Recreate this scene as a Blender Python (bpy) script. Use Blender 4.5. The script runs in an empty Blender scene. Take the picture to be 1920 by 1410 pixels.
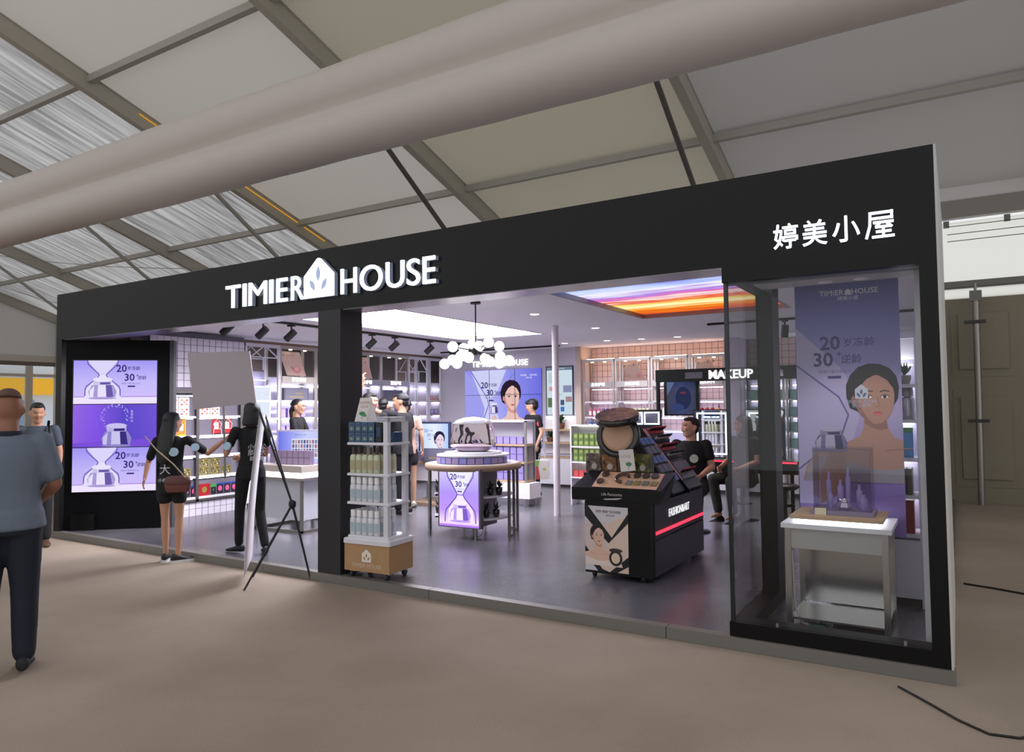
import bpy, bmesh, math, random
from mathutils import Vector, Matrix
random.seed(7)
PI = math.pi
scene = bpy.context.scene
COL = scene.collection

# ------------------------------------------------------------------ camera
cam_d = bpy.data.cameras.new('camera'); cam = bpy.data.objects.new('camera', cam_d); COL.objects.link(cam)
YAW, PITCH, ROLL = 0.5516, 0.0432, -0.0102
fw = Vector((-math.sin(YAW)*math.cos(PITCH), math.cos(YAW)*math.cos(PITCH), math.sin(PITCH)))
rt = Vector((math.cos(YAW), math.sin(YAW), 0)); up = rt.cross(fw)
rt2 = rt*math.cos(ROLL) + up*math.sin(ROLL); up2 = up*math.cos(ROLL) - rt*math.sin(ROLL)
cam.matrix_world = Matrix(((rt2.x, up2.x, -fw.x, 9.6022), (rt2.y, up2.y, -fw.y, -4.7047), (rt2.z, up2.z, -fw.z, 1.55), (0, 0, 0, 1)))
cam_d.sensor_width = 36; cam_d.lens = 1354.77/1920*36; cam_d.clip_end = 200
scene.camera = cam
# ------------------------------------------------------------------ world and exposure
world = bpy.data.worlds.new('overcast_daylight'); scene.world = world; world.use_nodes = True
bgn = world.node_tree.nodes['Background']; bgn.inputs[0].default_value = (0.97, 0.98, 1.0, 1); bgn.inputs[1].default_value = 0.88
scene.view_settings.view_transform = 'Standard'; scene.view_settings.look = 'None'
scene.view_settings.exposure = 0.0; scene.view_settings.gamma = 1.0; scene.view_settings.use_curve_mapping = False

scene.cycles.max_bounces = 7; scene.cycles.transmission_bounces = 5

# ------------------------------------------------------------------ helpers
def lin(c):
    return tuple((v/12.92 if v <= 0.04045 else ((v+0.055)/1.055)**2.4) for v in c)
def hx(h):
    h = h.lstrip('#'); return lin(tuple(int(h[i:i+2], 16)/255 for i in (0, 2, 4)))
MATS = {}
def M(name, color=None, rough=0.5, metal=0.0, emit=0.0, ecol=None, noise=0.0, nscale=30.0, bump=0.0, bscale=60.0, alpha=None, trans=0.0, spec=0.5, coat=0.0, bdet=5):
    """one procedural principled material; looked up again by name alone"""
    if name in MATS: return MATS[name]
    c = hx(color) if isinstance(color, str) else color
    m = bpy.data.materials.new(name); m.use_nodes = True; MATS[name] = m
    nt = m.node_tree; b = nt.nodes['Principled BSDF']
    b.inputs['Base Color'].default_value = (*c, 1); b.inputs['Roughness'].default_value = rough; b.inputs['Metallic'].default_value = metal
    b.inputs['Specular IOR Level'].default_value = spec; b.inputs['Coat Weight'].default_value = coat
    if emit:
        e = hx(ecol) if isinstance(ecol, str) else (ecol or c)
        b.inputs['Emission Color'].default_value = (*e, 1); b.inputs['Emission Strength'].default_value = emit
    if trans: b.inputs['Transmission Weight'].default_value = trans
    if noise or bump:
        tc = nt.nodes.new('ShaderNodeTexCoord')
    if noise:
        n = nt.nodes.new('ShaderNodeTexNoise'); n.inputs['Scale'].default_value = nscale; n.inputs['Detail'].default_value = 4
        nt.links.new(tc.outputs['Object'], n.inputs['Vector'])
        r = nt.nodes.new('ShaderNodeMapRange'); r.inputs[3].default_value = 1-noise; r.inputs[4].default_value = 1+noise
        nt.links.new(n.outputs[0], r.inputs[0])
        mx = nt.nodes.new('ShaderNodeVectorMath'); mx.operation = 'SCALE'; mx.inputs[0].default_value = c
        nt.links.new(r.outputs[0], mx.inputs['Scale']); nt.links.new(mx.outputs[0], b.inputs['Base Color'])
    if bump:
        n2 = nt.nodes.new('ShaderNodeTexNoise'); n2.inputs['Scale'].default_value = bscale; n2.inputs['Detail'].default_value = bdet
        nt.links.new(tc.outputs['Object'], n2.inputs['Vector'])
        bp = nt.nodes.new('ShaderNodeBump'); bp.inputs['Strength'].default_value = bump; bp.inputs['Distance'].default_value = 0.02
        nt.links.new(n2.outputs[0], bp.inputs['Height']); nt.links.new(bp.outputs[0], b.inputs['Normal'])
    return m
def GLOW(name, color, s):
    """something that gives off light: a lamp, a tube, a lit sign"""
    if name in MATS: return MATS[name]
    m = bpy.data.materials.new(name); m.use_nodes = True; MATS[name] = m
    nt = m.node_tree; nt.nodes.clear(); e = nt.nodes.new('ShaderNodeEmission'); o = nt.nodes.new('ShaderNodeOutputMaterial')
    e.inputs[0].default_value = (*(hx(color) if isinstance(color, str) else color), 1); e.inputs[1].default_value = s
    nt.links.new(e.outputs[0], o.inputs[0]); return m
def GLASS(name, tint=(0.93, 0.95, 0.95), ior=1.5, rough=0.0):
    if name in MATS: return MATS[name]
    m = bpy.data.materials.new(name); m.use_nodes = True; MATS[name] = m
    nt = m.node_tree; nt.nodes.clear(); o = nt.nodes.new('ShaderNodeOutputMaterial')
    t = nt.nodes.new('ShaderNodeBsdfTransparent'); t.inputs[0].default_value = (*tint, 1)
    g = nt.nodes.new('ShaderNodeBsdfGlossy'); g.inputs['Roughness'].default_value = rough
    lw = nt.nodes.new('ShaderNodeLayerWeight'); lw.inputs[0].default_value = .5; pw = nt.nodes.new('ShaderNodeMath'); pw.operation = 'POWER'; pw.inputs[1].default_value = 4.5; nt.links.new(lw.outputs['Facing'], pw.inputs[0])
    f = nt.nodes.new('ShaderNodeMath'); f.operation = 'MULTIPLY_ADD'; f.inputs[1].default_value = .9; f.inputs[2].default_value = ((ior-1)/(ior+1))**2*.8; nt.links.new(pw.outputs[0], f.inputs[0])
    x = nt.nodes.new('ShaderNodeMixShader')
    nt.links.new(f.outputs[0], x.inputs[0]); nt.links.new(t.outputs[0], x.inputs[1]); nt.links.new(g.outputs[0], x.inputs[2]); nt.links.new(x.outputs[0], o.inputs[0])
    return m
class MB:
    """collects shapes into one mesh"""
    def __init__(s): s.v = []; s.f = []; s.m = []; s.sm = []
    def add(s, vs, fs, m=0, smooth=False):
        o = len(s.v); s.v += [tuple(p) for p in vs]
        for f in fs: s.f.append(tuple(i+o for i in f)); s.m.append(m); s.sm.append(smooth)
        return s
    def box(s, x0, x1, y0, y1, z0, z1, m=0):
        vs = [(x, y, z) for z in (z0, z1) for y in (y0, y1) for x in (x0, x1)]
        return s.add(vs, [(0,2,3,1),(4,5,7,6),(0,1,5,4),(2,6,7,3),(0,4,6,2),(1,3,7,5)], m)
    def cbox(s, x0, x1, y0, y1, z0, z1, c=0.01, m=0):
        """box with chamfered upright and top edges"""
        P = lambda d: [(x0+c+d, y0+d), (x1-c-d, y0+d), (x1-d, y0+c+d), (x1-d, y1-c-d), (x1-c-d, y1-d), (x0+c+d, y1-d), (x0+d, y1-c-d), (x0+d, y0+c+d)]
        vs = [(*p, z0) for p in P(0)] + [(*p, z1-c) for p in P(0)] + [(*p, z1) for p in P(c*.7)]
        fs = [tuple(range(7, -1, -1)), tuple(range(16, 24))]
        for k in (0, 8):
            fs += [(k+i, k+(i+1) % 8, k+8+(i+1) % 8, k+8+i) for i in range(8)]
        return s.add(vs, fs, m)
    def bar(s, a, b, w, h=None, m=0, upv=(0, 0, 1)):
        """square bar from a to b"""
        h = h or w; a = Vector(a); b = Vector(b); d = (b-a).normalized(); u = Vector(upv)
        if abs(d.dot(u)) > .98: u = Vector((0, 1, 0))
        r = d.cross(u).normalized(); u = r.cross(d)
        vs = [p + r*sx*w/2 + u*sz*h/2 for p in (a, b) for sx, sz in ((-1,-1),(1,-1),(1,1),(-1,1))]
        return s.add(vs, [(3,2,1,0),(4,5,6,7)]+[(i,(i+1)%4,4+(i+1)%4,4+i) for i in range(4)], m)
    def cyl(s, a, b, r0, r1=None, n=12, m=0, cap=True, smooth=True):
        r1 = r0 if r1 is None else r1; a = Vector(a); b = Vector(b); d = (b-a).normalized()
        u = Vector((0, 0, 1)) if abs(d.z) < .95 else Vector((0, 1, 0)); x = d.cross(u).normalized(); y = d.cross(x)
        ring = lambda p, r: [p + (x*math.cos(2*PI*i/n) + y*math.sin(2*PI*i/n))*r for i in range(n)]
        s.add(ring(a, r0)+ring(b, r1), [(i, (i+1) % n, n+(i+1) % n, n+i) for i in range(n)], m, smooth)
        if cap:
            s.add(ring(a, r0), [tuple(range(n-1, -1, -1))], m); s.add(ring(b, r1), [tuple(range(n))], m)
        return s
    def tube(s, pts, r, n=8, m=0):
        pts = [Vector(p) for p in pts]; k = len(pts); vs = []; rs = r if isinstance(r, (list, tuple)) else [r]*k
        prev = None
        for i, p in enumerate(pts):
            d = (pts[min(i+1, k-1)] - pts[max(i-1, 0)]).normalized()
            if prev is None: u = Vector((0, 0, 1)) if abs(d.z) < .9 else Vector((1, 0, 0)); x = d.cross(u).normalized()
            else: x = (prev - d*prev.dot(d)).normalized()
            prev = x; y = d.cross(x)
            vs += [p + (x*math.cos(2*PI*j/n) + y*math.sin(2*PI*j/n))*rs[i] for j in range(n)]
        fs = [(i*n+j, i*n+(j+1) % n, (i+1)*n+(j+1) % n, (i+1)*n+j) for i in range(k-1) for j in range(n)]
        s.add(vs, fs, m, True); s.add(vs[:n], [tuple(range(n-1, -1, -1))], m); s.add(vs[-n:], [tuple(range(n))], m)
        return s
    def lathe(s, prof, n=16, c=(0, 0, 0), m=0, smooth=True, a0=0, a1=2*PI, sy=1.0):
        full = abs(a1-a0-2*PI) < 1e-6; nn = n if full else n+1
        vs = []
        for r, z in prof:
            for i in range(nn):
                a = a0+(a1-a0)*i/n; vs.append((c[0]+r*math.cos(a), c[1]+r*math.sin(a)*sy, c[2]+z))
        fs = [(k*nn+i, k*nn+(i+1) % nn, (k+1)*nn+(i+1) % nn, (k+1)*nn+i) for k in range(len(prof)-1) for i in range(n)]
        s.add(vs, fs, m, smooth)
        if full:
            if prof[0][0] > 1e-5: s.add(vs[:nn], [tuple(range(nn-1, -1, -1))], m)
            if prof[-1][0] > 1e-5: s.add(vs[-nn:], [tuple(range(nn))], m)
        return s
    def ball(s, c, r, n=12, m=0, sz=1.0):
        k = max(6, n//2); return s.lathe([(r*math.sin(PI*i/k), -r*sz*math.cos(PI*i/k)) for i in range(k+1)], n, c, m)
    def prism(s, pts, y0, y1, m=0):
        """outline in x,z pushed from y0 to y1"""
        n = len(pts); vs = [(x, y0, z) for x, z in pts] + [(x, y1, z) for x, z in pts]
        return s.add(vs, [tuple(range(n)), tuple(range(2*n-1, n-1, -1))] + [(i, n+i, n+(i+1) % n, (i+1) % n) for i in range(n)], m)
    def slab(s, pts, z0, z1, m=0):
        """outline in x,y pushed from z0 to z1"""
        n = len(pts); vs = [(x, y, z0) for x, y in pts] + [(x, y, z1) for x, y in pts]
        return s.add(vs, [tuple(range(n-1, -1, -1)), tuple(range(n, 2*n))] + [(i, (i+1) % n, n+(i+1) % n, n+i) for i in range(n)], m)
    def flat(s, pts, y=0.0, m=0):
        """flat print: outline in x,z at depth y, seen from -y"""
        return s.add([(x, y, z) for x, z in pts], [tuple(range(len(pts)))], m)
    def xf(s, mt):
        s.v = [tuple(mt @ Vector(p)) for p in s.v]; return s
    def mesh(s, name, mats):
        me = bpy.data.meshes.new(name); me.from_pydata(s.v, [], s.f)
        for m in (mats if isinstance(mats, (list, tuple)) else [mats]): me.materials.append(m)
        me.polygons.foreach_set('material_index', s.m); me.polygons.foreach_set('use_smooth', s.sm); me.update(); return me
    def build(s, name, mats, parent=None):
        return link(name, s.mesh(name, mats), parent)
def link(name, me, parent=None, loc=None, rz=None):
    o = bpy.data.objects.new(name, me); COL.objects.link(o); o.parent = parent
    if loc is not None: o.location = loc
    if rz is not None: o.rotation_euler = (0, 0, rz)
    return o
def tag(o, label, cat, group=None):
    o['label'] = label; o['category'] = cat
    if group: o['group'] = group
    return o
def thing(name, label, cat, loc=(0, 0, 0), rz=0, group=None):
    o = link(name, None, None, loc, rz); o.empty_display_size = .1; return tag(o, label, cat, group)
def struct(o): o['kind'] = 'structure'; return o
def copy_tree(o, parent=None):
    c = o.copy(); COL.objects.link(c); c.parent = parent
    for ch in list(o.children): copy_tree(ch, c)
    return c
def dup(o, loc, rz=None, label=None, group=None):
    c = copy_tree(o); c.location = loc
    if rz is not None: c.rotation_euler = (0, 0, rz)
    if label: c['label'] = label
    if group: c['group'] = group
    return c
TXT = {}
def text(body, size=0.1, ext=0.002, bold=0.0, space=1.0, align='CENTER'):
    """letters as mesh data standing upright (x right, z up), middle of the line at the origin"""
    k = (body, size, ext, bold, space, align)
    if k in TXT: return TXT[k]
    cu = bpy.data.curves.new('lettering', 'FONT'); cu.body = body; cu.size = size; cu.extrude = ext; cu.offset = bold; cu.space_character = space
    cu.align_x = align; cu.align_y = 'CENTER'; cu.resolution_u = 5 if size >= 1 else 2
    o = bpy.data.objects.new('lettering', cu); COL.objects.link(o)
    dg = bpy.context.evaluated_depsgraph_get(); me = bpy.data.meshes.new_from_object(o.evaluated_get(dg))
    bpy.data.objects.remove(o); me.transform(Matrix.Rotation(PI/2, 4, 'X')); me.materials.clear()
    TXT[k] = me; return me
def put_text(mb, body, size, x, y, z, m=0, ext=0.0, bold=0.0, sx=1.0, align='CENTER', sz=1.0):
    me = text(body, size, ext, bold, 1.0, align)
    return mb.add([(x+v.co.x*sx, y+v.co.y, z+v.co.z*sz) for v in me.vertices], [tuple(p.vertices) for p in me.polygons], m)
def ell(cx, cz, rx, rz, n=20, a0=0, a1=2*PI):
    return [(cx+rx*math.cos(a0+(a1-a0)*i/n), cz+rz*math.sin(a0+(a1-a0)*i/n)) for i in range(n if abs(a1-a0-2*PI) < 1e-6 else n+1)]
# ------------------------------------------------------------------ materials shared by much of the place
black = M('black_paint', '#060608', .4, noise=.05, spec=.28)
blackgl = M('black_gloss', '#0a0a0c', .3, spec=.3)
white = M('white_laminate', '#e6e4ea', .4)
ceilm = M('ceiling_paint', '#e9e6ef', .75)
chrome = M('brushed_steel', '#b9b6b2', .28, 1.0)
steel = M('grey_steel', '#9a9690', .4, .9)
wood = M('pale_wood', '#b79a7c', .5, noise=.12, nscale=14)
greyal = M('tent_aluminium', '#a39f97', .5, .25)
darkal = M('dark_aluminium', '#5d5a55', .5, .4)
FZ = 0.075                                   # shop floor height
W = 9.53; H = 3.02; OPN = 2.45; CZ = 2.66    # facade width and height, opening height, ceiling height

# carpet of the hall
def carpet_mat():
    m = bpy.data.materials.new('beige_exhibition_carpet'); m.use_nodes = True; nt = m.node_tree; b = nt.nodes['Principled BSDF']
    b.inputs['Roughness'].default_value = .95; b.inputs['Specular IOR Level'].default_value = .15
    tc = nt.nodes.new('ShaderNodeTexCoord'); n = nt.nodes.new('ShaderNodeTexNoise'); n.inputs['Scale'].default_value = 260; n.inputs['Detail'].default_value = 2
    n2 = nt.nodes.new('ShaderNodeTexNoise'); n2.inputs['Scale'].default_value = .9; n2.inputs['Detail'].default_value = 5
    r = nt.nodes.new('ShaderNodeValToRGB'); r.color_ramp.elements[0].color = (*hx('#887a6c'), 1); r.color_ramp.elements[1].color = (*hx('#ae9f91'), 1)
    r.color_ramp.elements[0].position = .3; r.color_ramp.elements[1].position = .7
    mx = nt.nodes.new('ShaderNodeMix'); mx.data_type = 'FLOAT'; mx.inputs[0].default_value = .45
    for q in (n, n2): nt.links.new(tc.outputs['Object'], q.inputs['Vector'])
    nt.links.new(n.outputs[0], mx.inputs[2]); nt.links.new(n2.outputs[0], mx.inputs[3]); nt.links.new(mx.outputs[0], r.inputs[0]); nt.links.new(r.outputs[0], b.inputs['Base Color'])
    bp = nt.nodes.new('ShaderNodeBump'); bp.inputs['Strength'].default_value = .25; bp.inputs['Distance'].default_value = .004
    nt.links.new(n.outputs[0], bp.inputs['Height']); nt.links.new(bp.outputs[0], b.inputs['Normal']); return m
def carpet():
    mb = MB(); nx, ny = 120, 60; x0, x1, y0, y1 = -18.5, 16, -13, 9.2
    ridge = [((3.2, -3.3), (9.4, -1.0), .010), ((1.0, -2.2), (7.6, -.5), .007), ((5, -3.9), (9.3, -2.2), .009), ((9.7, .4), (13, 1.6), .012), ((9.75, 1.5), (13, 2.2), .014)]
    xs = []
    for i in range(nx+1): xs.append(x0+(x1-x0)*i/nx)
    ys = [y0+(y1-y0)*(j/ny) for j in range(ny+1)]
    # finer mesh in front of the shop
    xs = sorted(set([round(v, 3) for v in xs] + [round(0+i*.07, 3) for i in range(190)])); ys = sorted(set([round(v, 3) for v in ys] + [round(-4.5+i*.07, 3) for i in range(100)]))
    vs = []
    for y in ys:
        for x in xs:
            z = 0
            for a, b, h in ridge:
                ax, ay = a; bx, by = b; L2 = (bx-ax)**2+(by-ay)**2; t = ((x-ax)*(bx-ax)+(y-ay)*(by-ay))/L2
                if 0 < t < 1:
                    dd = abs((x-ax)*(by-ay)-(y-ay)*(bx-ax))/math.sqrt(L2); wob = .03*math.sin(t*9)
                    z += h*math.exp(-((dd+wob)/.07)**2)*math.sin(PI*t)
            vs.append((x, y, z-.0005))
    k = len(xs); mb.add(vs, [(j*k+i, j*k+i+1, (j+1)*k+i+1, (j+1)*k+i) for j in range(len(ys)-1) for i in range(k-1)], 0, True)
    o = struct(mb.build('floor', carpet_mat())); o['label'] = 'beige carpet of the tent hall with faint wrinkles'
carpet()

# shop floor: grey sealed screed on a low plinth with a steel kick strip
def floor_mat():
    m = bpy.data.materials.new('polished_grey_floor'); m.use_nodes = True; nt = m.node_tree; b = nt.nodes['Principled BSDF']
    tc = nt.nodes.new('ShaderNodeTexCoord'); n = nt.nodes.new('ShaderNodeTexNoise'); n.inputs['Scale'].default_value = 1.6; n.inputs['Detail'].default_value = 8
    n2 = nt.nodes.new('ShaderNodeTexNoise'); n2.inputs['Scale'].default_value = 90
    r = nt.nodes.new('ShaderNodeValToRGB'); r.color_ramp.elements[0].color = (*hx('#4c4a4f'), 1); r.color_ramp.elements[1].color = (*hx('#6b6971'), 1)
    r.color_ramp.elements[0].position = .35; r.color_ramp.elements[1].position = .68
    mx = nt.nodes.new('ShaderNodeMix'); mx.inputs[0].default_value = .3
    for q in (n, n2): nt.links.new(tc.outputs['Object'], q.inputs['Vector'])
    nt.links.new(n.outputs[0], mx.inputs[2]); nt.links.new(n2.outputs[0], mx.inputs[3]); nt.links.new(mx.outputs[0], r.inputs[0]); nt.links.new(r.outputs[0], b.inputs['Base Color'])
    b.inputs['Roughness'].default_value = .26; b.inputs['Specular IOR Level'].default_value = .5; return m
o = struct(MB().box(.02, W, .03, 8.3, 0.001, FZ).build('floor', floor_mat())); o['label'] = 'grey polished shop floor on a low plinth'
mb = MB()
for x0, x1 in ((.0, 1.9), (1.905, 3.9), (3.905, 5.9), (5.905, 7.9), (7.905, W+.02)): mb.box(x0, x1, -.02, .06, 0.001, FZ+.004)
o = struct(mb.build('trim_1', M('plinth_edge_grey', '#7d7974', .45, .3))); o['label'] = 'grey metal edge strip along the shop floor'

# facade: fascia, side cheeks, pillar
FD = .28
struct(MB().box(0, W, 0, FD, OPN, H).build('wall_front', black))['label'] = 'black fascia across the shop front'
struct(MB().box(0, .13, .0, FD, FZ, OPN).build('wall_left', black))
mb = MB(); mb.box(9.44, W, 0, FD, FZ, OPN); struct(mb.build('trim_2', black))['label'] = 'black right hand post of the shop front'
# pillar in the middle
t = MB().box(4.62, 4.9, .0, .28, FZ, OPN).build('trim_3', M('pillar_black', '#212024', .5, noise=.04)); struct(t)['label'] = 'black square pillar in the middle of the shop front'
# right end wall (grey painted board) and the shop's outer walls
board = M('grey_board', '#c4c0bc', .7)
struct(MB().box(W, W+.012, .0, 2.1, 0.002, H).build('wall_right', board))['label'] = 'pale grey end wall of the booth'
struct(MB().box(9.40, 9.44, .3, 8.25, FZ, CZ+.1).build('wall_right_rear', M('inner_wall_white', '#d9d6dc', .7)))
struct(MB().box(-.12, -.02, .28, 8.3, FZ, H-.3).build('wall_left', M('left_wall_brown', '#8a7a6e', .7)))
struct(MB().box(-.12, 9.40, 8.25, 8.35, FZ, H-.3).build('wall_back', M('inner_wall_white')))

# ceiling with two recessed light boxes
LB = (2.73, 4.30, .62, 4.9)      # white light box x0 x1 y0 y1
SB = (6.22, 8.02, 1.32, 3.98)    # sunset light box
mb = MB(); xs = [-.02, LB[0], LB[1], SB[0], SB[1], 9.38]; 
def ceil_rect(x0, x1, y0, y1): mb.box(x0, x1, y0, y1, CZ, CZ+.12)
ceil_rect(-.02, LB[0], FD, 8.25); ceil_rect(LB[1], SB[0], FD, 8.25); ceil_rect(SB[1], 9.36, FD, 8.25)
ceil_rect(LB[0], LB[1], FD, LB[2]); ceil_rect(LB[0], LB[1], LB[3], 8.25); ceil_rect(SB[0], SB[1], FD, SB[2]); ceil_rect(SB[0], SB[1], SB[3], 8.25)
struct(mb.build('ceiling', ceilm))['label'] = 'pale grey plaster ceiling of the shop'
# stainless soffit lip under the fascia
struct(MB().box(.0, 8.32, .02, FD+.02, OPN-.006, OPN).build('trim_4', M('soffit_steel', '#a8a4aa', .3, .85)))['label'] = 'steel strip under the fascia'
def lightbox(name, label, R, mat):
    t = thing(name, label, 'ceiling light', ((R[0]+R[1])/2, (R[2]+R[3])/2, CZ))
    a, b = (R[1]-R[0])/2, (R[3]-R[2])/2
    MB().box(-a, a, -b, b, .045, .05).build('lit_panel', mat, t)
    MB().box(-a-.02, a+.02, -b-.02, b+.02, .052, .16).build('housing', M('lightbox_frame', '#8d8a92', .5, .3), t)
    f = MB(); w = .03
    f.box(-a, a, -b-.0, -b+w, -.004, .045); f.box(-a, a, b-w, b, -.004, .045); f.box(-a, -a+w, -b+w, b-w, -.004, .045); f.box(a-w, a, -b+w, b-w, -.004, .045)
    f.build('frame', M('lightbox_frame', '#8d8a92', .5, .3), t)
def marble_glow():
    m = bpy.data.materials.new('lit_white_marble_film'); m.use_nodes = True; nt = m.node_tree; nt.nodes.clear()
    o = nt.nodes.new('ShaderNodeOutputMaterial'); e = nt.nodes.new('ShaderNodeEmission'); tc = nt.nodes.new('ShaderNodeTexCoord'); n = nt.nodes.new('ShaderNodeTexNoise')
    n.inputs['Scale'].default_value = 1.5; n.inputs['Detail'].default_value = 8; n.inputs['Distortion'].default_value = 1.5
    r = nt.nodes.new('ShaderNodeValToRGB'); r.color_ramp.elements[0].color = (.74, .72, .86, 1); r.color_ramp.elements[0].position = .38; r.color_ramp.elements[1].color = (.93, .93, 1, 1); r.color_ramp.elements[1].position = .5
    nt.links.new(tc.outputs['Object'], n.inputs['Vector']); nt.links.new(n.outputs[0], r.inputs[0]); nt.links.new(r.outputs[0], e.inputs[0]); e.inputs[1].default_value = 16.0
    nt.links.new(e.outputs[0], o.inputs[0]); return m
def sunset_glow():
    m = bpy.data.materials.new('lit_sunset_print'); m.use_nodes = True; nt = m.node_tree; nt.nodes.clear()
    o = nt.nodes.new('ShaderNodeOutputMaterial'); e = nt.nodes.new('ShaderNodeEmission'); tc = nt.nodes.new('ShaderNodeTexCoord')
    mp = nt.nodes.new('ShaderNodeMapping'); mp.inputs['Scale'].default_value = (.5, 3.2, 1); n = nt.nodes.new('ShaderNodeTexNoise'); n.inputs['Scale'].default_value = 2.2; n.inputs['Detail'].default_value = 6
    nt.links.new(tc.outputs['Object'], mp.inputs[0]); nt.links.new(mp.outputs[0], n.inputs['Vector'])
    sp = nt.nodes.new('ShaderNodeSeparateXYZ'); nt.links.new(tc.outputs['Generated'], sp.inputs[0])
    ad = nt.nodes.new('ShaderNodeMath'); ad.operation = 'MULTIPLY_ADD'; ad.inputs[1].default_value = .34; nt.links.new(n.outputs[0], ad.inputs[0])
    sb = nt.nodes.new('ShaderNodeMath'); sb.operation = 'SUBTRACT'; sb.inputs[1].default_value = .17; nt.links.new(sp.outputs[1], sb.inputs[0]); nt.links.new(sb.outputs[0], ad.inputs[2])
    r = nt.nodes.new('ShaderNodeValToRGB'); cr = r.color_ramp; cols = [(0, '#6f78e0'), (.14, '#8f96ec'), (.22, '#b8c8f2'), (.3, '#e8e6f4'), (.38, '#a883d8'), (.45, '#d867b4'), (.52, '#f3e0d0'), (.58, '#e2513f'), (.66, '#f7d66a'), (.72, '#fff2c0'), (.8, '#f59f32'), (.9, '#e2671f'), (1, '#c8452a')]
    cr.elements[0].position = 0; cr.elements[0].color = (*hx(cols[0][1]), 1); cr.elements[1].position = 1; cr.elements[1].color = (*hx(cols[-1][1]), 1)
    for p, c in cols[1:-1]: q = cr.elements.new(p); q.color = (*hx(c), 1)
    nt.links.new(ad.outputs[0], r.inputs[0]); nt.links.new(r.outputs[0], e.inputs[0]); e.inputs[1].default_value = 1.15; nt.links.new(e.outputs[0], o.inputs[0]); return m
lightbox('ceiling_light_box', 'large white marbled light panel in the shop ceiling behind the shop sign', LB, marble_glow())
lightbox('ceiling_light_box', 'ceiling light panel printed with a purple and orange sunset sky', SB, sunset_glow())

# ------------------------------------------------------------------ the tent
YE, ZE, SL = 8.6, 4.71, .324
YR = -3.2
def roof_z(y): return ZE+SL*(YE-y) if y >= YR else ZE+SL*(YE-YR)-SL*(YR-y)
def fabric(name, c, tr, streak, gloss=.0, dens=26):
    m = bpy.data.materials.new(name); m.use_nodes = True; nt = m.node_tree; nt.nodes.clear(); o = nt.nodes.new('ShaderNodeOutputMaterial')
    d = nt.nodes.new('ShaderNodeBsdfDiffuse'); d.inputs[0].default_value = (*hx(c), 1); t = nt.nodes.new('ShaderNodeBsdfTranslucent'); t.inputs[0].default_value = (*hx(c), 1)
    x = nt.nodes.new('ShaderNodeMixShader'); x.inputs[0].default_value = tr; nt.links.new(d.outputs[0], x.inputs[1]); nt.links.new(t.outputs[0], x.inputs[2])
    tc = nt.nodes.new('ShaderNodeTexCoord'); mp = nt.nodes.new('ShaderNodeMapping'); mp.inputs['Scale'].default_value = (1, .06, .06); n = nt.nodes.new('ShaderNodeTexNoise'); n.inputs['Scale'].default_value = dens/4; n.inputs['Detail'].default_value = 3
    nt.links.new(tc.outputs['Object'], mp.inputs[0]); nt.links.new(mp.outputs[0], n.inputs['Vector'])
    if gloss:
        rp = nt.nodes.new('ShaderNodeValToRGB'); rp.color_ramp.elements[0].position = .36; rp.color_ramp.elements[0].color = (.30, .31, .33, 1); rp.color_ramp.elements[1].position = .66; rp.color_ramp.elements[1].color = (1, 1, 1, 1)  # sheen streaks of the foil folds, put into the translucent colour
        nt.links.new(n.outputs[0], rp.inputs[0]); nt.links.new(rp.outputs[0], t.inputs[0])
    bp = nt.nodes.new('ShaderNodeBump'); bp.inputs['Strength'].default_value = streak; bp.inputs['Distance'].default_value = .05; nt.links.new(n.outputs[0], bp.inputs['Height']); nt.links.new(bp.outputs[0], d.inputs['Normal'])
    out = x
    if gloss:
        g = nt.nodes.new('ShaderNodeBsdfGlossy'); g.inputs['Roughness'].default_value = .32; g.inputs[0].default_value = (.95, .95, .95, 1); nt.links.new(bp.outputs[0], g.inputs['Normal'])
        y = nt.nodes.new('ShaderNodeMixShader'); y.inputs[0].default_value = gloss; nt.links.new(x.outputs[0], y.inputs[1]); nt.links.new(g.outputs[0], y.inputs[2]); out = y
    nt.links.new(out.outputs[0], o.inputs[0]); return m
foil = fabric('silvery_roof_lining', '#f4f2f0', .62, .9, .25, 34)
lining = fabric('white_roof_lining', '#e2ded6', .3, .25, 0, 8)
lining2 = fabric('cream_roof_lining', '#d2cbb8', .2, .25, 0, 8)
lining3 = fabric('grey_roof_lining', '#cac8c6', .1, .1, 0, 8)
RX = [-17.4, -12.5, -7.3, -2.6, 1.87, 6.5, 11.1, 15.7]
PY = [6.2, 1.7, -2.8]
bays = [foil, foil, foil, lining, lining2, lining3, lining3]
for i in range(7):
    mb = MB(); x0, x1 = RX[i], RX[i+1]; n = 10
    ys = [YE, 6.2, 4, 1.7, -.7, YR]
    vs = [(x, y, roof_z(y)+.22) for y in ys for x in (x0, x1)]
    mb.add(vs, [(2*k, 2*k+1, 2*k+3, 2*k+2) for k in range(len(ys)-1)], 0)
    struct(mb.build('ceiling', bays[i]))['label'] = 'tent roof fabric between two rafters'
raft = M('rafter_aluminium', '#a8a296', .6)
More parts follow.
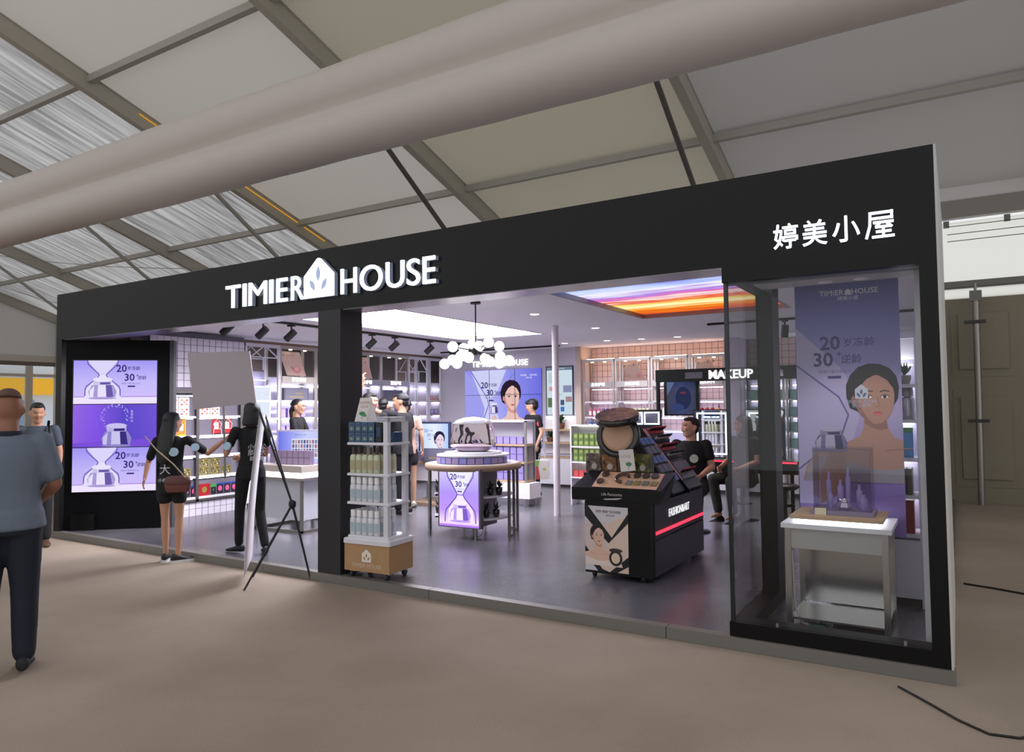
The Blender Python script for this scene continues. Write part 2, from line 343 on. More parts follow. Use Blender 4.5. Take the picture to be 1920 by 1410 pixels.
for i, x in enumerate(RX):
    t = link('rafter', None, None, (x, YE, 0)); struct(t)['label'] = 'grey aluminium tent rafter with a diagonal brace'
    mb = MB(); L = YE-YR
    def sec(dx0, dx1, dz0, dz1):
        mb.add([(dx, -d, ZE+SL*d+dz) for d in (0, L) for dx, dz in ((dx0, dz0), (dx1, dz0), (dx1, dz1), (dx0, dz1))], [(3,2,1,0),(4,5,6,7)]+[(a, (a+1) % 4, 4+(a+1) % 4, 4+a) for a in range(4)])
    sec(-.055, .055, -.06, .2); sec(-.07, .07, -.085, -.06); sec(-.07, .07, .2, .22)
    mb.build('rafter_beam', raft, t)
    MB().bar((-.14, -4.75, ZE+SL*4.75-.15), (-.14, -2.3, ZE+SL*4.75-.15-2.45*.66), .06, .06).build('brace', darkal if i >= 4 else greyal, t)
    MB().box(-.1, .1, -.1, .1, 0, ZE+.1).build('column', raft, t)
for i in range(7):
    for y in PY:
        mb = MB(); z = roof_z(y)+.12; mb.box(RX[i]+.055, RX[i+1]-.055, y-.05, y+.05, z-.045, z+.07)
        struct(mb.build('purlin', M('purlin_aluminium', '#aeaaa2', .55, .15)))['label'] = 'aluminium purlin between two tent rafters'
# yellow light tube along the rafter above the shop sign
yl = GLOW('yellow_tube', '#e0a024', .9)
t = thing('rope_light', 'thin yellow light tube along the tent rafter left of the shop sign', 'tube light', (-2.53, 6.95, roof_z(6.95)-.0))
for y0, y1 in ((6.95, 6.35), (6.25, 4.55), (2.95, 2.55)): MB().cyl((0, y0-6.95, roof_z(y0)-roof_z(6.95)+.12), (0, y1-6.95, roof_z(y1)-roof_z(6.95)+.12), .010, n=6).build('tube', yl, t)
# thin cables under the roof
mb = MB()
def sagline(a, b, s, n=14, r=.008):
    a = Vector(a); b = Vector(b); mb.tube([a.lerp(b, k/n)-Vector((0, 0, s*4*(k/n)*(1-k/n))) for k in range(n+1)], r, 5)
sagline((-12.4, 4.6, 5.8), (-2.7, 7.4, 5.0), .25)
tag(mb.build('roof_cable', M('grey_cable', '#8a8680', .6)), 'thin grey cable sagging below the silvery tent roof', 'cable')
mb = MB(); sagline((-17.2, 5.4, 6.0), (-12.4, 8.2, 4.4), .1)
tag(mb.build('roof_cable', M('grey_cable')), 'thin grey wire crossing below the far left tent roof bay', 'cable')
# eave beam
struct(MB().box(-17.4, 15.7, 8.52, 8.68, ZE-.26, ZE+.02).build('trim_5', M('eave_beam', '#8e8a83', .5, .2)))['label'] = 'eave beam along the back of the tent'

struct(MB().box(-17.4, 15.7, 8.55, 8.62, ZE+.021, ZE+.3).build('wall_back', M('gable_fabric', '#dedcda', .8)))['label'] = 'fabric strip closing the tent eave'
# air duct of white fabric, two lobes
def duct():
    t = thing('air_duct', 'long white fabric air duct hanging under the tent roof', 'air duct', (-1, .6, 4.0))
    mb = MB(); xs = [-16+i*.35 for i in range(90)]; ring = []
    for x in xs:
        wob = .005*math.sin(x*1.1)+.003*math.sin(x*5.3+1); prof = []
        for j in range(20): a = -.85+(PI+1.7)*j/19; prof.append(((.30+wob)*math.cos(a), .225+(.285+wob)*math.sin(a)))
        for j in range(16): a = PI-.85+(PI+1.7)*j/15; prof.append(((.28+wob)*math.cos(a), -.205+(.24+wob)*math.sin(a)))
        ring.append([(x+1, p, .556+q) for p, q in prof])
    m = len(ring[0]); vs = [v for r in ring for v in r]
    mb.add(vs, [(i*m+j, (i+1)*m+j, (i+1)*m+(j+1) % m, i*m+(j+1) % m) for i in range(len(ring)-1) for j in range(m)], 0, True)
    mb.build('duct_sleeve', M('duct_fabric', '#c6bcb6', .8, noise=.03, nscale=6, bump=.12, bscale=3), t)
    for x in (-9.8, -5.2, -2.7, .4, 3.3, 7.5): MB().cyl((x+1, .1, 1.03), (x+1, .1, 1.12), .03, n=6).build('hanger', M('hanger_dark', '#3b3a3a', .5, .5), t)
duct()

# gable end at the far left: white upper wall, window band, view of a yellow stripe outside
gx = -17.42
struct(MB().box(gx-.05, gx, -13, 8.6, 3.5, 8.8).build('wall_gable', M('gable_fabric', '#dedcda', .8)))['label'] = 'white fabric upper part of the far tent end wall'
mb = MB(); mb.box(gx-.04, gx+.02, -13, 8.6, 3.14, 3.28)
struct(mb.build('trim_6', M('window_rail_brown', '#6d5f55', .5)))['label'] = 'brown rail above the far windows'
t = link('window_1', None, None, (gx, 0, 0)); struct(t)['label'] = 'row of tall windows in the far tent end wall'
f = MB()
for k in range(12): y = 7.67-k*2.1; f.box(-.05, .03, y-.11, y+.11, 0, 3.14)
f.box(-.05, .02, -13, 8.6, 2.76, 2.86); f.box(-.05, .02, -13, 8.6, .9, 1.0); f.box(-.05, .02, -13, 8.6, 3.28, 3.5)
f.build('window_frame', M('window_frame_pale', '#c9bfb2', .5), t)
for k in range(11):
    y1 = 7.56-k*2.1; MB().box(-.02, -.012, y1-1.88, y1, .0, 3.14).build('pane', GLASS('window_glass'), t)
# building and awning outside the windows
ov = thing('awning_building', 'pale building with a yellow stripe outside the far windows', 'building', (-27, 4, 0))
MB().box(-.3, 0, -16, 16, 0, 8).build('wall', M('outside_wall', '#c9d2de', .7), ov)
MB().box(0, .5, -16, 16, 2.35, 3.1).build('awning', M('awning_yellow', '#f2b41e', .6), ov)
for k in range(10): MB().box(0, .04, -15+k*3.1, -13.4+k*3.1, .7, 2.1).build('window', M('outside_window', '#7f97b3', .2), ov)

# back wall of the tent: bright window band above, quilted grey curtain below
o = struct(MB().box(9.0, 15.7, YE, YE+.05, 3.34, 3.42).build('trim_7', M('eave_beam')))
t = link('window_2', None, None, (12, YE, 0)); struct(t)['label'] = 'bright translucent window band in the back tent wall'
MB().box(-3, 3.7, .03, .04, 3.15, 4.4).build('pane', fabric('clear_window_film', '#fbfbf6', .93, 0), t)
f = MB(); f.box(-3, 3.7, -.06, .02, 3.36, 3.45); f.build('window_frame', M('window_frame_grey', '#7c7a72', .5, .2), t)
for k in range(8): MB().box(-2.5+k*.8, -2.42+k*.8, -.03, .03, 4.32, 4.42).build('clip', M('window_frame_grey'), t)
for k, zz in enumerate((4.28, 4.16, 4.05)):
    mb = MB().cyl((9.55, YE-.25, zz), (15.5, YE-.25, zz+.0), .006, n=5)
    tag(mb.build('wire', M('hanger_dark')), ['topmost', 'middle', 'lowest'][k]+' of three thin wires strung across the bright tent window', 'wire')
struct(MB().box(-17.4, 9.0, YE+.02, YE+.06, 0, ZE).build('wall_back', M('gable_fabric')))
cur = link('wall_back', None, None, (9.0, YE, 0)); struct(cur)['label'] = 'grey green panelled tent wall below the bright window'
pm = M('panel_greygreen', '#8c8472', .75, noise=.06, nscale=5)
MB().box(0, 6.7, .02, .06, 0, 3.18).build('backing', pm, cur)
x = .55
for k in range(6):
    for z0, z1 in ((.25, 1.75), (1.95, 3.05)):
        mb = MB(); a, b = x, x+.85
        mb.prism([(a, z0), (b, z0), (b, z1), (a, z1)], .012, .02); mb.prism([(a+.1, z0+.12), (b-.1, z0+.12), (b-.1, z1-.12), (a+.1, z1-.12)], -.02, .02)
        mb.build('panel', pm, cur)
    x += 1.02
t = thing('clamp_pole', 'steel pole with two dark clamps against the panelled back wall', 'pole', (9.87, 8.38, 0.0))
MB().cyl((0, 0, 0), (.02, 0, 3.2), .045, n=12).cyl((.02, 0, 3.2), (.02, 0, 3.38), .02, n=8).build('pole', M('grey_steel'), t)
for zz in (1.27, 2.78): MB().cyl((.01, 0, zz-.025), (.01, 0, zz+.025), .06, n=12).box(-.14, .14, -.06, -.02, zz-.025, zz+.025).build('clamp', M('clamp_dark', '#35332f', .5), t)
MB().box(-.06, .1, -.05, .03, 3.1, 3.26).build('bracket', M('window_frame_grey'), t)
# black cables on the carpet at the right
mb = MB(); mb.tube([(9.28, -.19, .006), (9.42, -.35, .006), (9.56, -.52, .006), (9.68, -.62, .006), (9.80, -.60, .006), (9.95, -.42, .006), (10.2, -.12, .006), (10.6, .2, .006), (11.2, .5, .006)], .006, 6)
tag(mb.build('power_cable', M('cable_black', '#17120f', .5)), 'thin black cable curving over the carpet at the booth corner', 'cable')
mb = MB(); mb.tube([(9.6, 2.62, .008), (9.8, 2.56, .008), (10.1, 2.42, .008), (10.6, 2.28, .008), (11.4, 2.05, .008)], .008, 6)
tag(mb.build('power_cable', M('cable_black')), 'black cable on the carpet running right from the booth end wall', 'cable')
def stroke(pts, w):
    """a thick line through pts as an outline"""
    L, R = [], []
    for i, p in enumerate(pts):
        a = pts[max(0, i-1)]; b = pts[min(len(pts)-1, i+1)]; dx, dz = b[0]-a[0], b[1]-a[1]; l = math.hypot(dx, dz) or 1
        L.append((p[0]-dz/l*w/2, p[1]+dx/l*w/2)); R.append((p[0]+dz/l*w/2, p[1]-dx/l*w/2))
    return [[L[i], R[i], R[i+1], L[i+1]] for i in range(len(pts)-1)]
# ------------------------------------------------------------------ lit letters on the fascia
glowlet = GLOW('letter_white', (.93, .95, 1.0), 2.4)
acry = M('letter_side_acrylic', '#7f8794', .2, emit=.12, ecol='#a9b6d8')
def tall(body, hgt):
    me = text(body, 1.0, 0.0, 0.0 if body in 'MNW' else (.006 if ord(body) > 999 else .004)); zs = [v.co.z for v in me.vertices]; xs = [v.co.x for v in me.vertices]
    return me, hgt/(max(zs)-min(zs)), min(xs), max(xs), min(zs)
def letter(parent, ch, x0, x1, z0, z1, y, mf, ms, name='letter', d1=.022, d2=.05):
    """one lit letter: glowing face standing off the fascia on a clear acrylic body"""
    me, _, a, b, zz = tall(ch, 1); zt = max(v.co.z for v in me.vertices)
    f = lambda v: (x0+(v.co.x-a)/(b-a)*(x1-x0), z0+(v.co.z-zz)/(zt-zz)*(z1-z0))
    def solid(ya, yb):
        m2 = MB(); n = len(me.vertices); P = [f(v) for v in me.vertices]
        m2.add([(p[0], ya, p[1]) for p in P]+[(p[0], yb, p[1]) for p in P], [tuple(q.vertices) for q in me.polygons]+[tuple(n+i for i in reversed(q.vertices)) for q in me.polygons])
        # walls along boundary edges
        cnt = {}
        for q in me.polygons:
            vs = list(q.vertices)
            for i in range(len(vs)): e = (vs[i], vs[(i+1) % len(vs)]); cnt[e] = 1
        for (i, j) in list(cnt):
            if (j, i) not in cnt: m2.add([(P[i][0], ya, P[i][1]), (P[j][0], ya, P[j][1]), (P[j][0], yb, P[j][1]), (P[i][0], yb, P[i][1])], [(3, 2, 1, 0)])
        return m2
    o = solid(y-d2, y-d2+.012).build(name, mf, parent)
    solid(y-d2+.012, y-.002).build('return', ms, o)
sg = thing('shop_sign', 'lit white letters TIMIER HOUSE with a house emblem on the black fascia', 'shop sign', (4.7, 0, 2.57))
for ch, x0, x1 in (('T', 3.38, 3.60), ('I', 3.64, 3.69), ('M', 3.73, 3.99), ('I', 4.03, 4.08), ('E', 4.13, 4.28), ('R', 4.33, 4.50), ('H', 4.97, 5.16), ('O', 5.20, 5.46), ('U', 5.50, 5.70), ('S', 5.73, 5.87), ('E', 5.90, 6.03)):
    letter(sg, ch, x0-4.7-.015, x1-4.7-.015, 0, .225, 0, glowlet, acry, d2=.055)
hp = [(-.19, -.0), (.19, -.0), (.19, .205), (.02, .355), (0, .36), (-.02, .355), (-.19, .205)]
hp = [(a-.02, b) for a, b in hp]; o = MB().prism(hp, -.055, -.043).build('house_emblem', glowlet, sg)
MB().prism([(a*1.01, b*1.005) for a, b in hp], -.043, -.002).build('return', acry, o)
leafm = M('leaf_grey', '#a9b4cc', .5, emit=.6, ecol='#93a2c8')
def leaf(cx, cz, l, w, ang, n=7):
    pts = [(w*math.sin(PI*i/n), l*(i/n-.5)) for i in range(n+1)] + [(-w*math.sin(PI*i/n), l*(i/n-.5)) for i in range(n-1, 0, -1)]
    c, s_ = math.cos(ang), math.sin(ang); return [(cx+a*c-b*s_, cz+a*s_+b*c) for a, b in pts]
for cx, cz, l, w_, an in ((0, .215, .14, .028, 0), (-.075, .115, .12, .026, .55), (.075, .115, .12, .026, -.55)):
    MB().prism(leaf(cx-.02, cz, l, w_, an), -.059, -.054).build('leaf', leafm, o)
sg = thing('shop_sign', 'four lit white Chinese characters on the right end of the fascia', 'shop sign', (8.98, 0, 2.515))
for ch, x0, x1 in (('婷', 8.655, 8.80), ('美', 8.825, 8.965), ('小', 8.995, 9.145)): letter(sg, ch, x0-8.98, x1-8.98, 0, .155, 0, glowlet, acry, d2=.035)
mb, mr = MB(), MB()
for a, b in (((.12, .95), (.97, .95)), ((.12, .74), (.97, .74)), ((.92, 1.0), (.92, .69)), ((.17, .95), (.15, .45)), ((.15, .47), (.02, .0)), ((.27, .58), (.98, .58)), ((.52, .58), (.36, .42)), ((.34, .41), (.88, .41)), ((.74, .55), (.92, .38)), ((.62, .41), (.62, .04)), ((.36, .23), (.9, .23)), ((.22, .04), (1.0, .04))):
    f2 = lambda q: (9.175-8.98+q[0]*.15, q[1]*.155)
    for q4 in stroke([f2(a), f2(b)], .0135): mb.prism(q4, -.035, -.023); mr.prism(q4, -.023, -.002)
o = mb.build('letter', glowlet, sg); mr.build('return', acry, o)

# ------------------------------------------------------------------ prints and screens
def grad(name, stops, axis='z', lo=0., hi=1., emit=1.0):
    """picture background: colours across an object's own x or z"""
    if name in MATS: return MATS[name]
    m = bpy.data.materials.new(name); m.use_nodes = True; MATS[name] = m; nt = m.node_tree
    tc = nt.nodes.new('ShaderNodeTexCoord'); sp = nt.nodes.new('ShaderNodeSeparateXYZ'); mr = nt.nodes.new('ShaderNodeMapRange'); r = nt.nodes.new('ShaderNodeValToRGB')
    nt.links.new(tc.outputs['Object'], sp.inputs[0]); nt.links.new(sp.outputs['xyz'.index(axis)], mr.inputs[0]); mr.inputs[1].default_value = lo; mr.inputs[2].default_value = hi
    nt.links.new(mr.outputs[0], r.inputs[0]); cr = r.color_ramp
    cr.elements[0].color = (*hx(stops[0][1]), 1); cr.elements[0].position = stops[0][0]; cr.elements[1].color = (*hx(stops[-1][1]), 1); cr.elements[1].position = stops[-1][0]
    for p, c in stops[1:-1]: e = cr.elements.new(p); e.color = (*hx(c), 1)
    b = nt.nodes['Principled BSDF']; b.inputs['Roughness'].default_value = .35
    if emit:
        nt.links.new(r.outputs[0], b.inputs['Emission Color']); b.inputs['Emission Strength'].default_value = emit; b.inputs['Base Color'].default_value = (.02, .02, .02, 1)
    else: nt.links.new(r.outputs[0], b.inputs['Base Color'])
    return m
def ink(c, emit=0.0):
    n = 'ink_%s_%d' % (c.lstrip('#'), int(emit*100))
    if n in MATS: return MATS[n]
    return GLOW(n, c, emit) if emit else M(n, c, .45)
class Pic:
    """a flat picture drawn with coloured outlines in x,z, each a hair in front of the last"""
    def __init__(s, emit): s.mb = MB(); s.mats = []; s.e = emit; s.y = 0.0; s.clip = None
    def mi(s, c):
        m = c if not isinstance(c, str) else ink(c, s.e)
        if m not in s.mats: s.mats.append(m)
        return s.mats.index(m)
    def poly(s, pts, c):
        if s.clip:
            x0, x1, z0, z1 = s.clip
            for ax, lim, sg_ in ((0, x0, 1), (0, x1, -1), (1, z0, 1), (1, z1, -1)):
                out = []
                for i in range(len(pts)):
                    a, b = pts[i-1], pts[i]; da, db = (a[ax]-lim)*sg_, (b[ax]-lim)*sg_
                    if (da < 0) != (db < 0): u = da/(da-db); out.append((a[0]+(b[0]-a[0])*u, a[1]+(b[1]-a[1])*u))
                    if db >= 0: out.append(b)
                pts = out
                if len(pts) < 3: return s
        s.y -= .00012; s.mb.flat(pts, s.y, s.mi(c)); return s
    def line(s, pts, w, c):
        s.y -= .00012
        for q in stroke(pts, w): s.mb.flat(q, s.y, s.mi(c))
        return s
    def txt(s, b, size, x, z, c, bold=0, align='CENTER', sx=1, sz=1): s.y -= .00012; put_text(s.mb, b, size, x, s.y, z, s.mi(c), 0, bold, sx, align, sz); return s
    def done(s, name, parent, loc=(0, 0, 0), rz=0):
        o = s.mb.build(name, s.mats, parent); o.location = loc; o.rotation_euler = (0, 0, rz); return o
def jar(p, cx, cz, s, dark='#6a5aa8', mid='#a89ad6', lite='#e8e2fa', cap='#cfc6ea'):
    p.poly([(cx-.5*s, cz-.28*s), (cx+.5*s, cz-.28*s), (cx+.55*s, cz-.05*s), (cx+.42*s, cz+.22*s), (cx-.42*s, cz+.22*s), (cx-.55*s, cz-.05*s)], mid)
    p.poly([(cx-.2*s, cz-.3*s), (cx+.15*s, cz-.3*s), (cx+.12*s, cz+.22*s), (cx-.18*s, cz+.22*s)], lite)
    p.poly([(cx+.15*s, cz-.3*s), (cx+.42*s, cz-.28*s), (cx+.34*s, cz+.22*s), (cx+.12*s, cz+.22*s)], dark)
    p.poly([(cx-.5*s, cz-.28*s), (cx-.36*s, cz-.3*s), (cx-.32*s, cz+.2*s), (cx-.5*s, cz+.0*s)], lite)
    p.poly([(cx-.36*s, cz+.22*s), (cx+.36*s, cz+.22*s), (cx+.36*s, cz+.42*s), (cx-.36*s, cz+.42*s)], cap)
    p.poly([(cx-.1*s, cz+.24*s), (cx+.3*s, cz+.24*s), (cx+.3*s, cz+.34*s), (cx-.1*s, cz+.34*s)], dark)
    p.poly(ell(cx, cz+.45*s, .38*s, .1*s, 16), lite)
    p.poly(ell(cx, cz-.33*s, .55*s, .05*s, 16), mid)
def hourglass(p, cx, nz, w, up_, dn, lw, c):
    """the two sides of an hourglass whose waist is at nz"""
    for sgn in (-1, 1):
        p.line([(cx+sgn*w*.75, nz+up_), (cx+sgn*w*.72, nz+up_*.75), (cx+sgn*w*.2, nz+up_*.08), (cx+sgn*w*.17, nz), (cx+sgn*w*.25, nz-dn*.12), (cx+sgn*w*.8, nz-dn*.55), (cx+sgn*w*.85, nz-dn*.7), (cx+sgn*w*.86, nz-dn)], lw, c)
def ad_text(p, x, z, s, c, c2='#8c7fbd'):
    p.txt('20', s, x, z, c, s*.02); p.txt('岁冻龄', s*.42, x+s*1.15, z+s*.02, c, s*.004)
    p.txt('30', s, x+s*.75, z-s*.9, c, s*.02); p.txt('+', s*.5, x+s*1.5, z-s*.7, c); p.txt('逆龄', s*.42, x+s*1.95, z-s*.93, c, s*.004)
    p.txt('婷美小屋冻龄水光', s*.22, x+s*.9, z-s*1.5, c2); p.poly([(x+s*.6, z-s*1.85), (x+s*1.3, z-s*1.85), (x+s*1.3, z-s*1.7), (x+s*.6, z-s*1.7)], c)
def woman(p, cx, cz, s, skin='#f0c9bb', skin2='#dca796', hair='#2a2230', cloth='#eef0fa', bare=True):
    """portrait of a woman with tied back dark hair, head slightly turned; s is the head height"""
    q = lambda pts: [(cx+a*s, cz+b*s) for a, b in pts]
    p.poly(q([(-1.35, -1.75), (-1.28, -1.45), (-1.12, -1.22), (-.85, -1.06), (-.5, -.95), (-.27, -.84), (-.2, -.66), (-.19, -.4), (.2, -.4), (.23, -.68), (.33, -.86), (.62, -.98), (1.0, -1.1), (1.25, -1.27), (1.4, -1.5), (1.48, -1.75)]), skin)
    p.poly(q([(-.17, -.52), (.0, -.6), (.2, -.5), (.23, -.68), (.1, -.72), (-.08, -.66), (-.19, -.58)]), skin2)
    p.line(q([(-.55, -1.04), (-.3, -1.1), (-.1, -1.13)]), .02*s, skin2); p.line(q([(.16, -1.12), (.4, -1.09), (.65, -1.06)]), .02*s, skin2)
    p.poly(q([(-1.33, -1.75), (-1.2, -1.38), (-.95, -1.24), (-.6, -1.32), (-.2, -1.46), (.25, -1.5), (.7, -1.4), (1.1, -1.3), (1.3, -1.45), (1.46, -1.75)]), cloth)
    hr = [(-.44, -.28), (-.5, -.05), (-.5, .18), (-.42, .38), (-.28, .53), (-.08, .6), (.12, .58), (.28, .5), (.4, .34), (.44, .12), (.42, -.08), (.36, -.2), (.2, -.3), (-.2, -.4)]
    p.poly(q(hr), hair)
    fc = [(-.28, .2), (-.34, .02), (-.35, -.14), (-.32, -.28), (-.25, -.42), (-.14, -.54), (.0, -.6), (.12, -.58), (.23, -.48), (.31, -.34), (.35, -.16), (.36, .02), (.32, .2), (.2, .33), (.04, .37), (-.14, .32)]
    p.poly(q(fc), skin); p.poly(q([(-.34, .0), (-.35, -.14), (-.32, -.28), (-.25, -.42), (-.14, -.54), (-.02, -.6), (-.14, -.46), (-.22, -.32), (-.27, -.14)]), skin2)
    p.poly(q([(-.36, -.22), (-.42, .02), (-.4, .25), (-.26, .46), (.0, .54), (.24, .47), (.4, .26), (.42, .0), (.37, -.1), (.34, .1), (.24, .26), (.06, .38), (.0, .36), (-.14, .28), (-.26, .12), (-.32, -.06)]), hair)
    p.poly(q([(-.37, -.02), (-.41, -.08), (-.4, -.2), (-.35, -.24), (-.33, -.12)]), skin2)
    for ex, w in ((-.11, .085), (.19, .075)):
        p.poly(q([(ex-w, -.07), (ex-w*.4, -.035), (ex+w*.3, -.03), (ex+w, -.065), (ex+w*.3, -.095), (ex-w*.4, -.095)]), '#efe6e4'); p.poly(q(ell(ex, -.062, .034, .034, 10)), '#2e2224')
        p.line(q([(ex-w, -.065), (ex-w*.4, -.028), (ex+w*.3, -.024), (ex+w, -.06)]), .016*s, '#2e2224'); p.line(q([(ex-w*1.1, .035), (ex-w*.2, .062), (ex+w*1.1, .045)]), .016*s, hair)
    p.line(q([(.055, -.04), (.075, -.16), (.1, -.22)]), .012*s, skin2); p.line(q([(.02, -.245), (.055, -.262), (.1, -.245)]), .016*s, skin2)
    p.poly(q([(-.04, -.375), (.02, -.35), (.05, -.357), (.085, -.35), (.145, -.375), (.05, -.385)]), '#b04a54'); p.poly(q([(-.04, -.378), (.05, -.388), (.145, -.378), (.1, -.42), (.05, -.43), (.0, -.42)]), '#cf6a70')

# LED column, turned inwards at the left end
ledrz = math.atan2(.72, .84)
t = thing('led_column', 'black panel with a tall lit video screen of three stacked jar adverts', 'screen', (.58, .425, FZ), ledrz)
hw = .64
b = MB().box(-.6, hw, .012, .12, 0, OPN-FZ-.002).build('body', M('led_black', '#08080c', .5, spec=.12), t)
MB().box(hw-.0, hw+.05, .0, .12, 0, OPN-FZ-.002).build('edge_strip', M('edge_grey', '#3c3b40', .5), t)
MB().box(-.49, -.22, -.02, .012, .0, .2).build('access_box', blackgl, t)
MB().box(-.505, .505, .0, .012, .465, 2.125).build('bezel', blackgl, t)
sx = .49
for k, (z0, z1) in enumerate(((.475, 1.02), (1.03, 1.56), (1.57, 2.115))):
    E = 1.0
    p = Pic(E); bg = grad('led_lilac', [(0, '#e9dcff'), (.12, '#c9b6f6'), (.5, '#bdb2f4'), (1, '#9a8ff0')], 'z', 0, .545, E) if k != 1 else grad('led_purple', [(0, '#8a5bdc'), (.25, '#7a46e0'), (.6, '#4526c0'), (1, '#5a35cc')], 'x', -.49, .49, E)
    hgt = z1-z0
    p.poly([(-sx, 0), (sx, 0), (sx, hgt), (-sx, hgt)], bg)
    if k != 1:
        p.poly([(-sx, 0), (sx, 0), (sx, .08), (-sx, .08)], '#efe4ff')
        p.poly([(-.33, hgt), (.03, hgt), (-.1, hgt-.17), (-.1, .33), (-.2, .33), (-.2, hgt-.17)], '#dcd6fb'); p.poly([(-.36, .06), (.06, .06), (.06, .16), (-.1, .36), (-.2, .36), (-.36, .16)], '#e6e0ff')
        hourglass(p, -.15, .36, .24, .185, .26, .014, '#7060b8'); p.line([(-sx, .09), (-.36, .09)], .012, '#b79ae0'); p.line([(.06, .09), (sx, .09)], .012, '#b79ae0')
        jar(p, -.15, .17, .3); ad_text(p, .07, .44, .125, '#3a2f78', '#7d70b8')
    else:
        p.poly([(-sx, 0), (sx, 0), (sx, .1), (-sx, .05)], '#7a50d8'); jar(p, .02, .12, .32, '#3a2f80', '#8f86c8', '#c9c2ee', '#b9b0e0')
        rn = random.Random(5)
        for i in range(60):
            a = rn.uniform(-.3, 4.2); rr = rn.uniform(.13, .17); p.poly(ell(.0+rr*math.cos(a), .37+rr*math.sin(a), rn.uniform(.003, .008), rn.uniform(.003, .008), 6), '#cfc6ff')
        for q, ch in enumerate('晶莹时光'): p.txt(ch, .035, .2, .44-q*.04, '#cfc6ff')
    p.done('screen_picture', t, (0, -.001, z0))
    MB().box(-.49, .49, -.0006, .0, z1-.002, z1+.012).build('seam', blackgl, t)

# ------------------------------------------------------------------ corner window bay
gl = GLASS('shop_glass', (.96, .97, .97), 1.4)
wb = link('window_3', None, None, (8.32, 0, FZ)); struct(wb)['label'] = 'corner shop window in a black frame'
fr = black
MB().box(0, 1.12, 0.002, .16, 0, .095).build('bottom_frame', fr, wb)
MB().box(-.0, 1.12, -.002, .16, 2.27, OPN-FZ+.02).build('top_frame', fr, wb); MB().box(0, .12, .16, 1.15, 2.30, 2.50).build('side_header', fr, wb)
MB().box(0, .12, .16, 1.15, 0, .095).build('side_sill', fr, wb)
MB().box(0.0, .12, .92, 1.15, .095, OPN-FZ+.19).build('post', fr, wb)
MB().box(.03, 1.118, .03, .038, .095, 2.30).build('pane', gl, wb)
MB().box(.012, .02, .03, .92, .095, 2.30).build('pane', gl, wb)
MB().box(.004, .028, .02, .045, .095, 2.30).build('glass_edge', M('glass_edge_dark', '#23282a', .2), wb)
for x in (.28, .98): MB().box(x, x+.015, .02, .05, .095, .115).build('clip', chrome, wb); MB().box(x, x+.015, .02, .05, 2.275, 2.295).build('clip', blackgl, wb)
p = Pic(0); p.poly([(-.035, .03), (.035, .03), (.035, .085), (0, .115), (-.035, .085)], '#c9cfe0')  # mirrored logo reflection, painted as flat coloured shapes on the pane
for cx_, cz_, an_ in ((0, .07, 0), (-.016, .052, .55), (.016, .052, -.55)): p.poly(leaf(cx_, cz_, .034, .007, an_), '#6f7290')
p.txt('TIMIER HOUSE', .026, 0, .012, '#aab4d0', 0, 'CENTER', -1); p.txt('婷美小屋', .026, 0, -.012, '#aab4d0', 0, 'CENTER', -1); p.done('logo_reflection', wb, (.80, .0285, 1.475))
# lowered soffit over the bay with spot lights
struct(MB().box(8.34, 9.44, FD, .75, OPN-.02, OPN-.005).build('ceiling', ceilm))['label'] = 'pale soffit over the corner window'
struct(MB().box(8.45, 9.44, .3, .55, 2.36, 2.43).build('trim_8', M('soffit_grey', '#a9a6ab', .5)))['label'] = 'grey soffit box over the corner window'
# hanging banner
t = thing('hanging_banner', 'tall lilac fabric banner of a woman hanging in the corner window', 'banner', (8.93, 1.02, .62))
p = Pic(0); bw, bh = .345, 1.9; p.clip = (-bw, bw, 0, bh)
p.poly([(-bw, 0), (bw, 0), (bw, bh), (-bw, bh)], grad('banner_lilac', [(0, '#8a5aa8'), (.2, '#7d6fae'), (.45, '#a497c2'), (.75, '#7f7cc0'), (1, '#4b4c9c')], 'z', 0, 1.9, 0))
p.poly([(-bw, .2), (-.1, .2), (.1, .95), (-.05, 1.2), (-bw, 1.5)], '#a9a0c8')
p.line([(-bw, 1.22), (-.06, .98), (0, .85), (-.05, .7), (-bw, .45)], .012, '#5d5290')
p.txt('TIMIER', .055, -.09, bh-.16, '#e9e6f2', .0005); p.txt('HOUSE', .055, .13, bh-.16, '#e9e6f2', .0005); p.poly([(.0, bh-.18), (.04, bh-.18), (.04, bh-.15), (.02, bh-.135), (0, bh-.15)], '#e9e6f2'); p.txt('婷美小屋', .035, .02, bh-.205, '#e9e6f2')
p.txt('20', .14, -.11, 1.37, '#3b2f74', .003); p.txt('岁冻龄', .07, .08, 1.37, '#3b2f74'); p.txt('30', .14, -.16, 1.25, '#3b2f74', .003); p.txt('+', .07, -.05, 1.29, '#3b2f74'); p.txt('逆龄', .07, .03, 1.25, '#3b2f74')
p.txt('婷美小屋冻龄水光', .028, -.08, 1.165, '#7a6aa8'); p.poly([(-.13, 1.115), (-.04, 1.115), (-.04, 1.135), (-.13, 1.135)], '#3b2f74')
woman(p, .17, 1.0, .36, '#a87e70', '#8a6258', '#1c151d', '#8f8c98')
p.poly([(-.2, .2), (-.05, .3), (-.02, .52), (-.07, .62), (-.15, .55), (-.2, .4)], '#9a7468'); jar(p, -.12, .66, .2, '#33295a', '#6c6290', '#a9a0c0', '#857ba0')
p.poly([(-bw, 0), (bw, 0), (bw, .3), (-bw, .16)], '#7a63a0')
o = p.done('print', t, (0, -.004, 0))
MB().box(-bw, bw, -.003, .003, 0, bh).build('fabric', M('banner_back', '#cfcbd8', .8), t)
MB().cyl((-bw-.02, 0, bh), (bw+.02, 0, bh), .012, n=8).build('rod', M('rod_dark', '#4a4748', .4, .5), t)
for x in (-.3, .3): MB().cyl((x, 0, bh), (x, 0, 2.64-.62), .003, n=5).build('cord', M('rod_dark'), t)
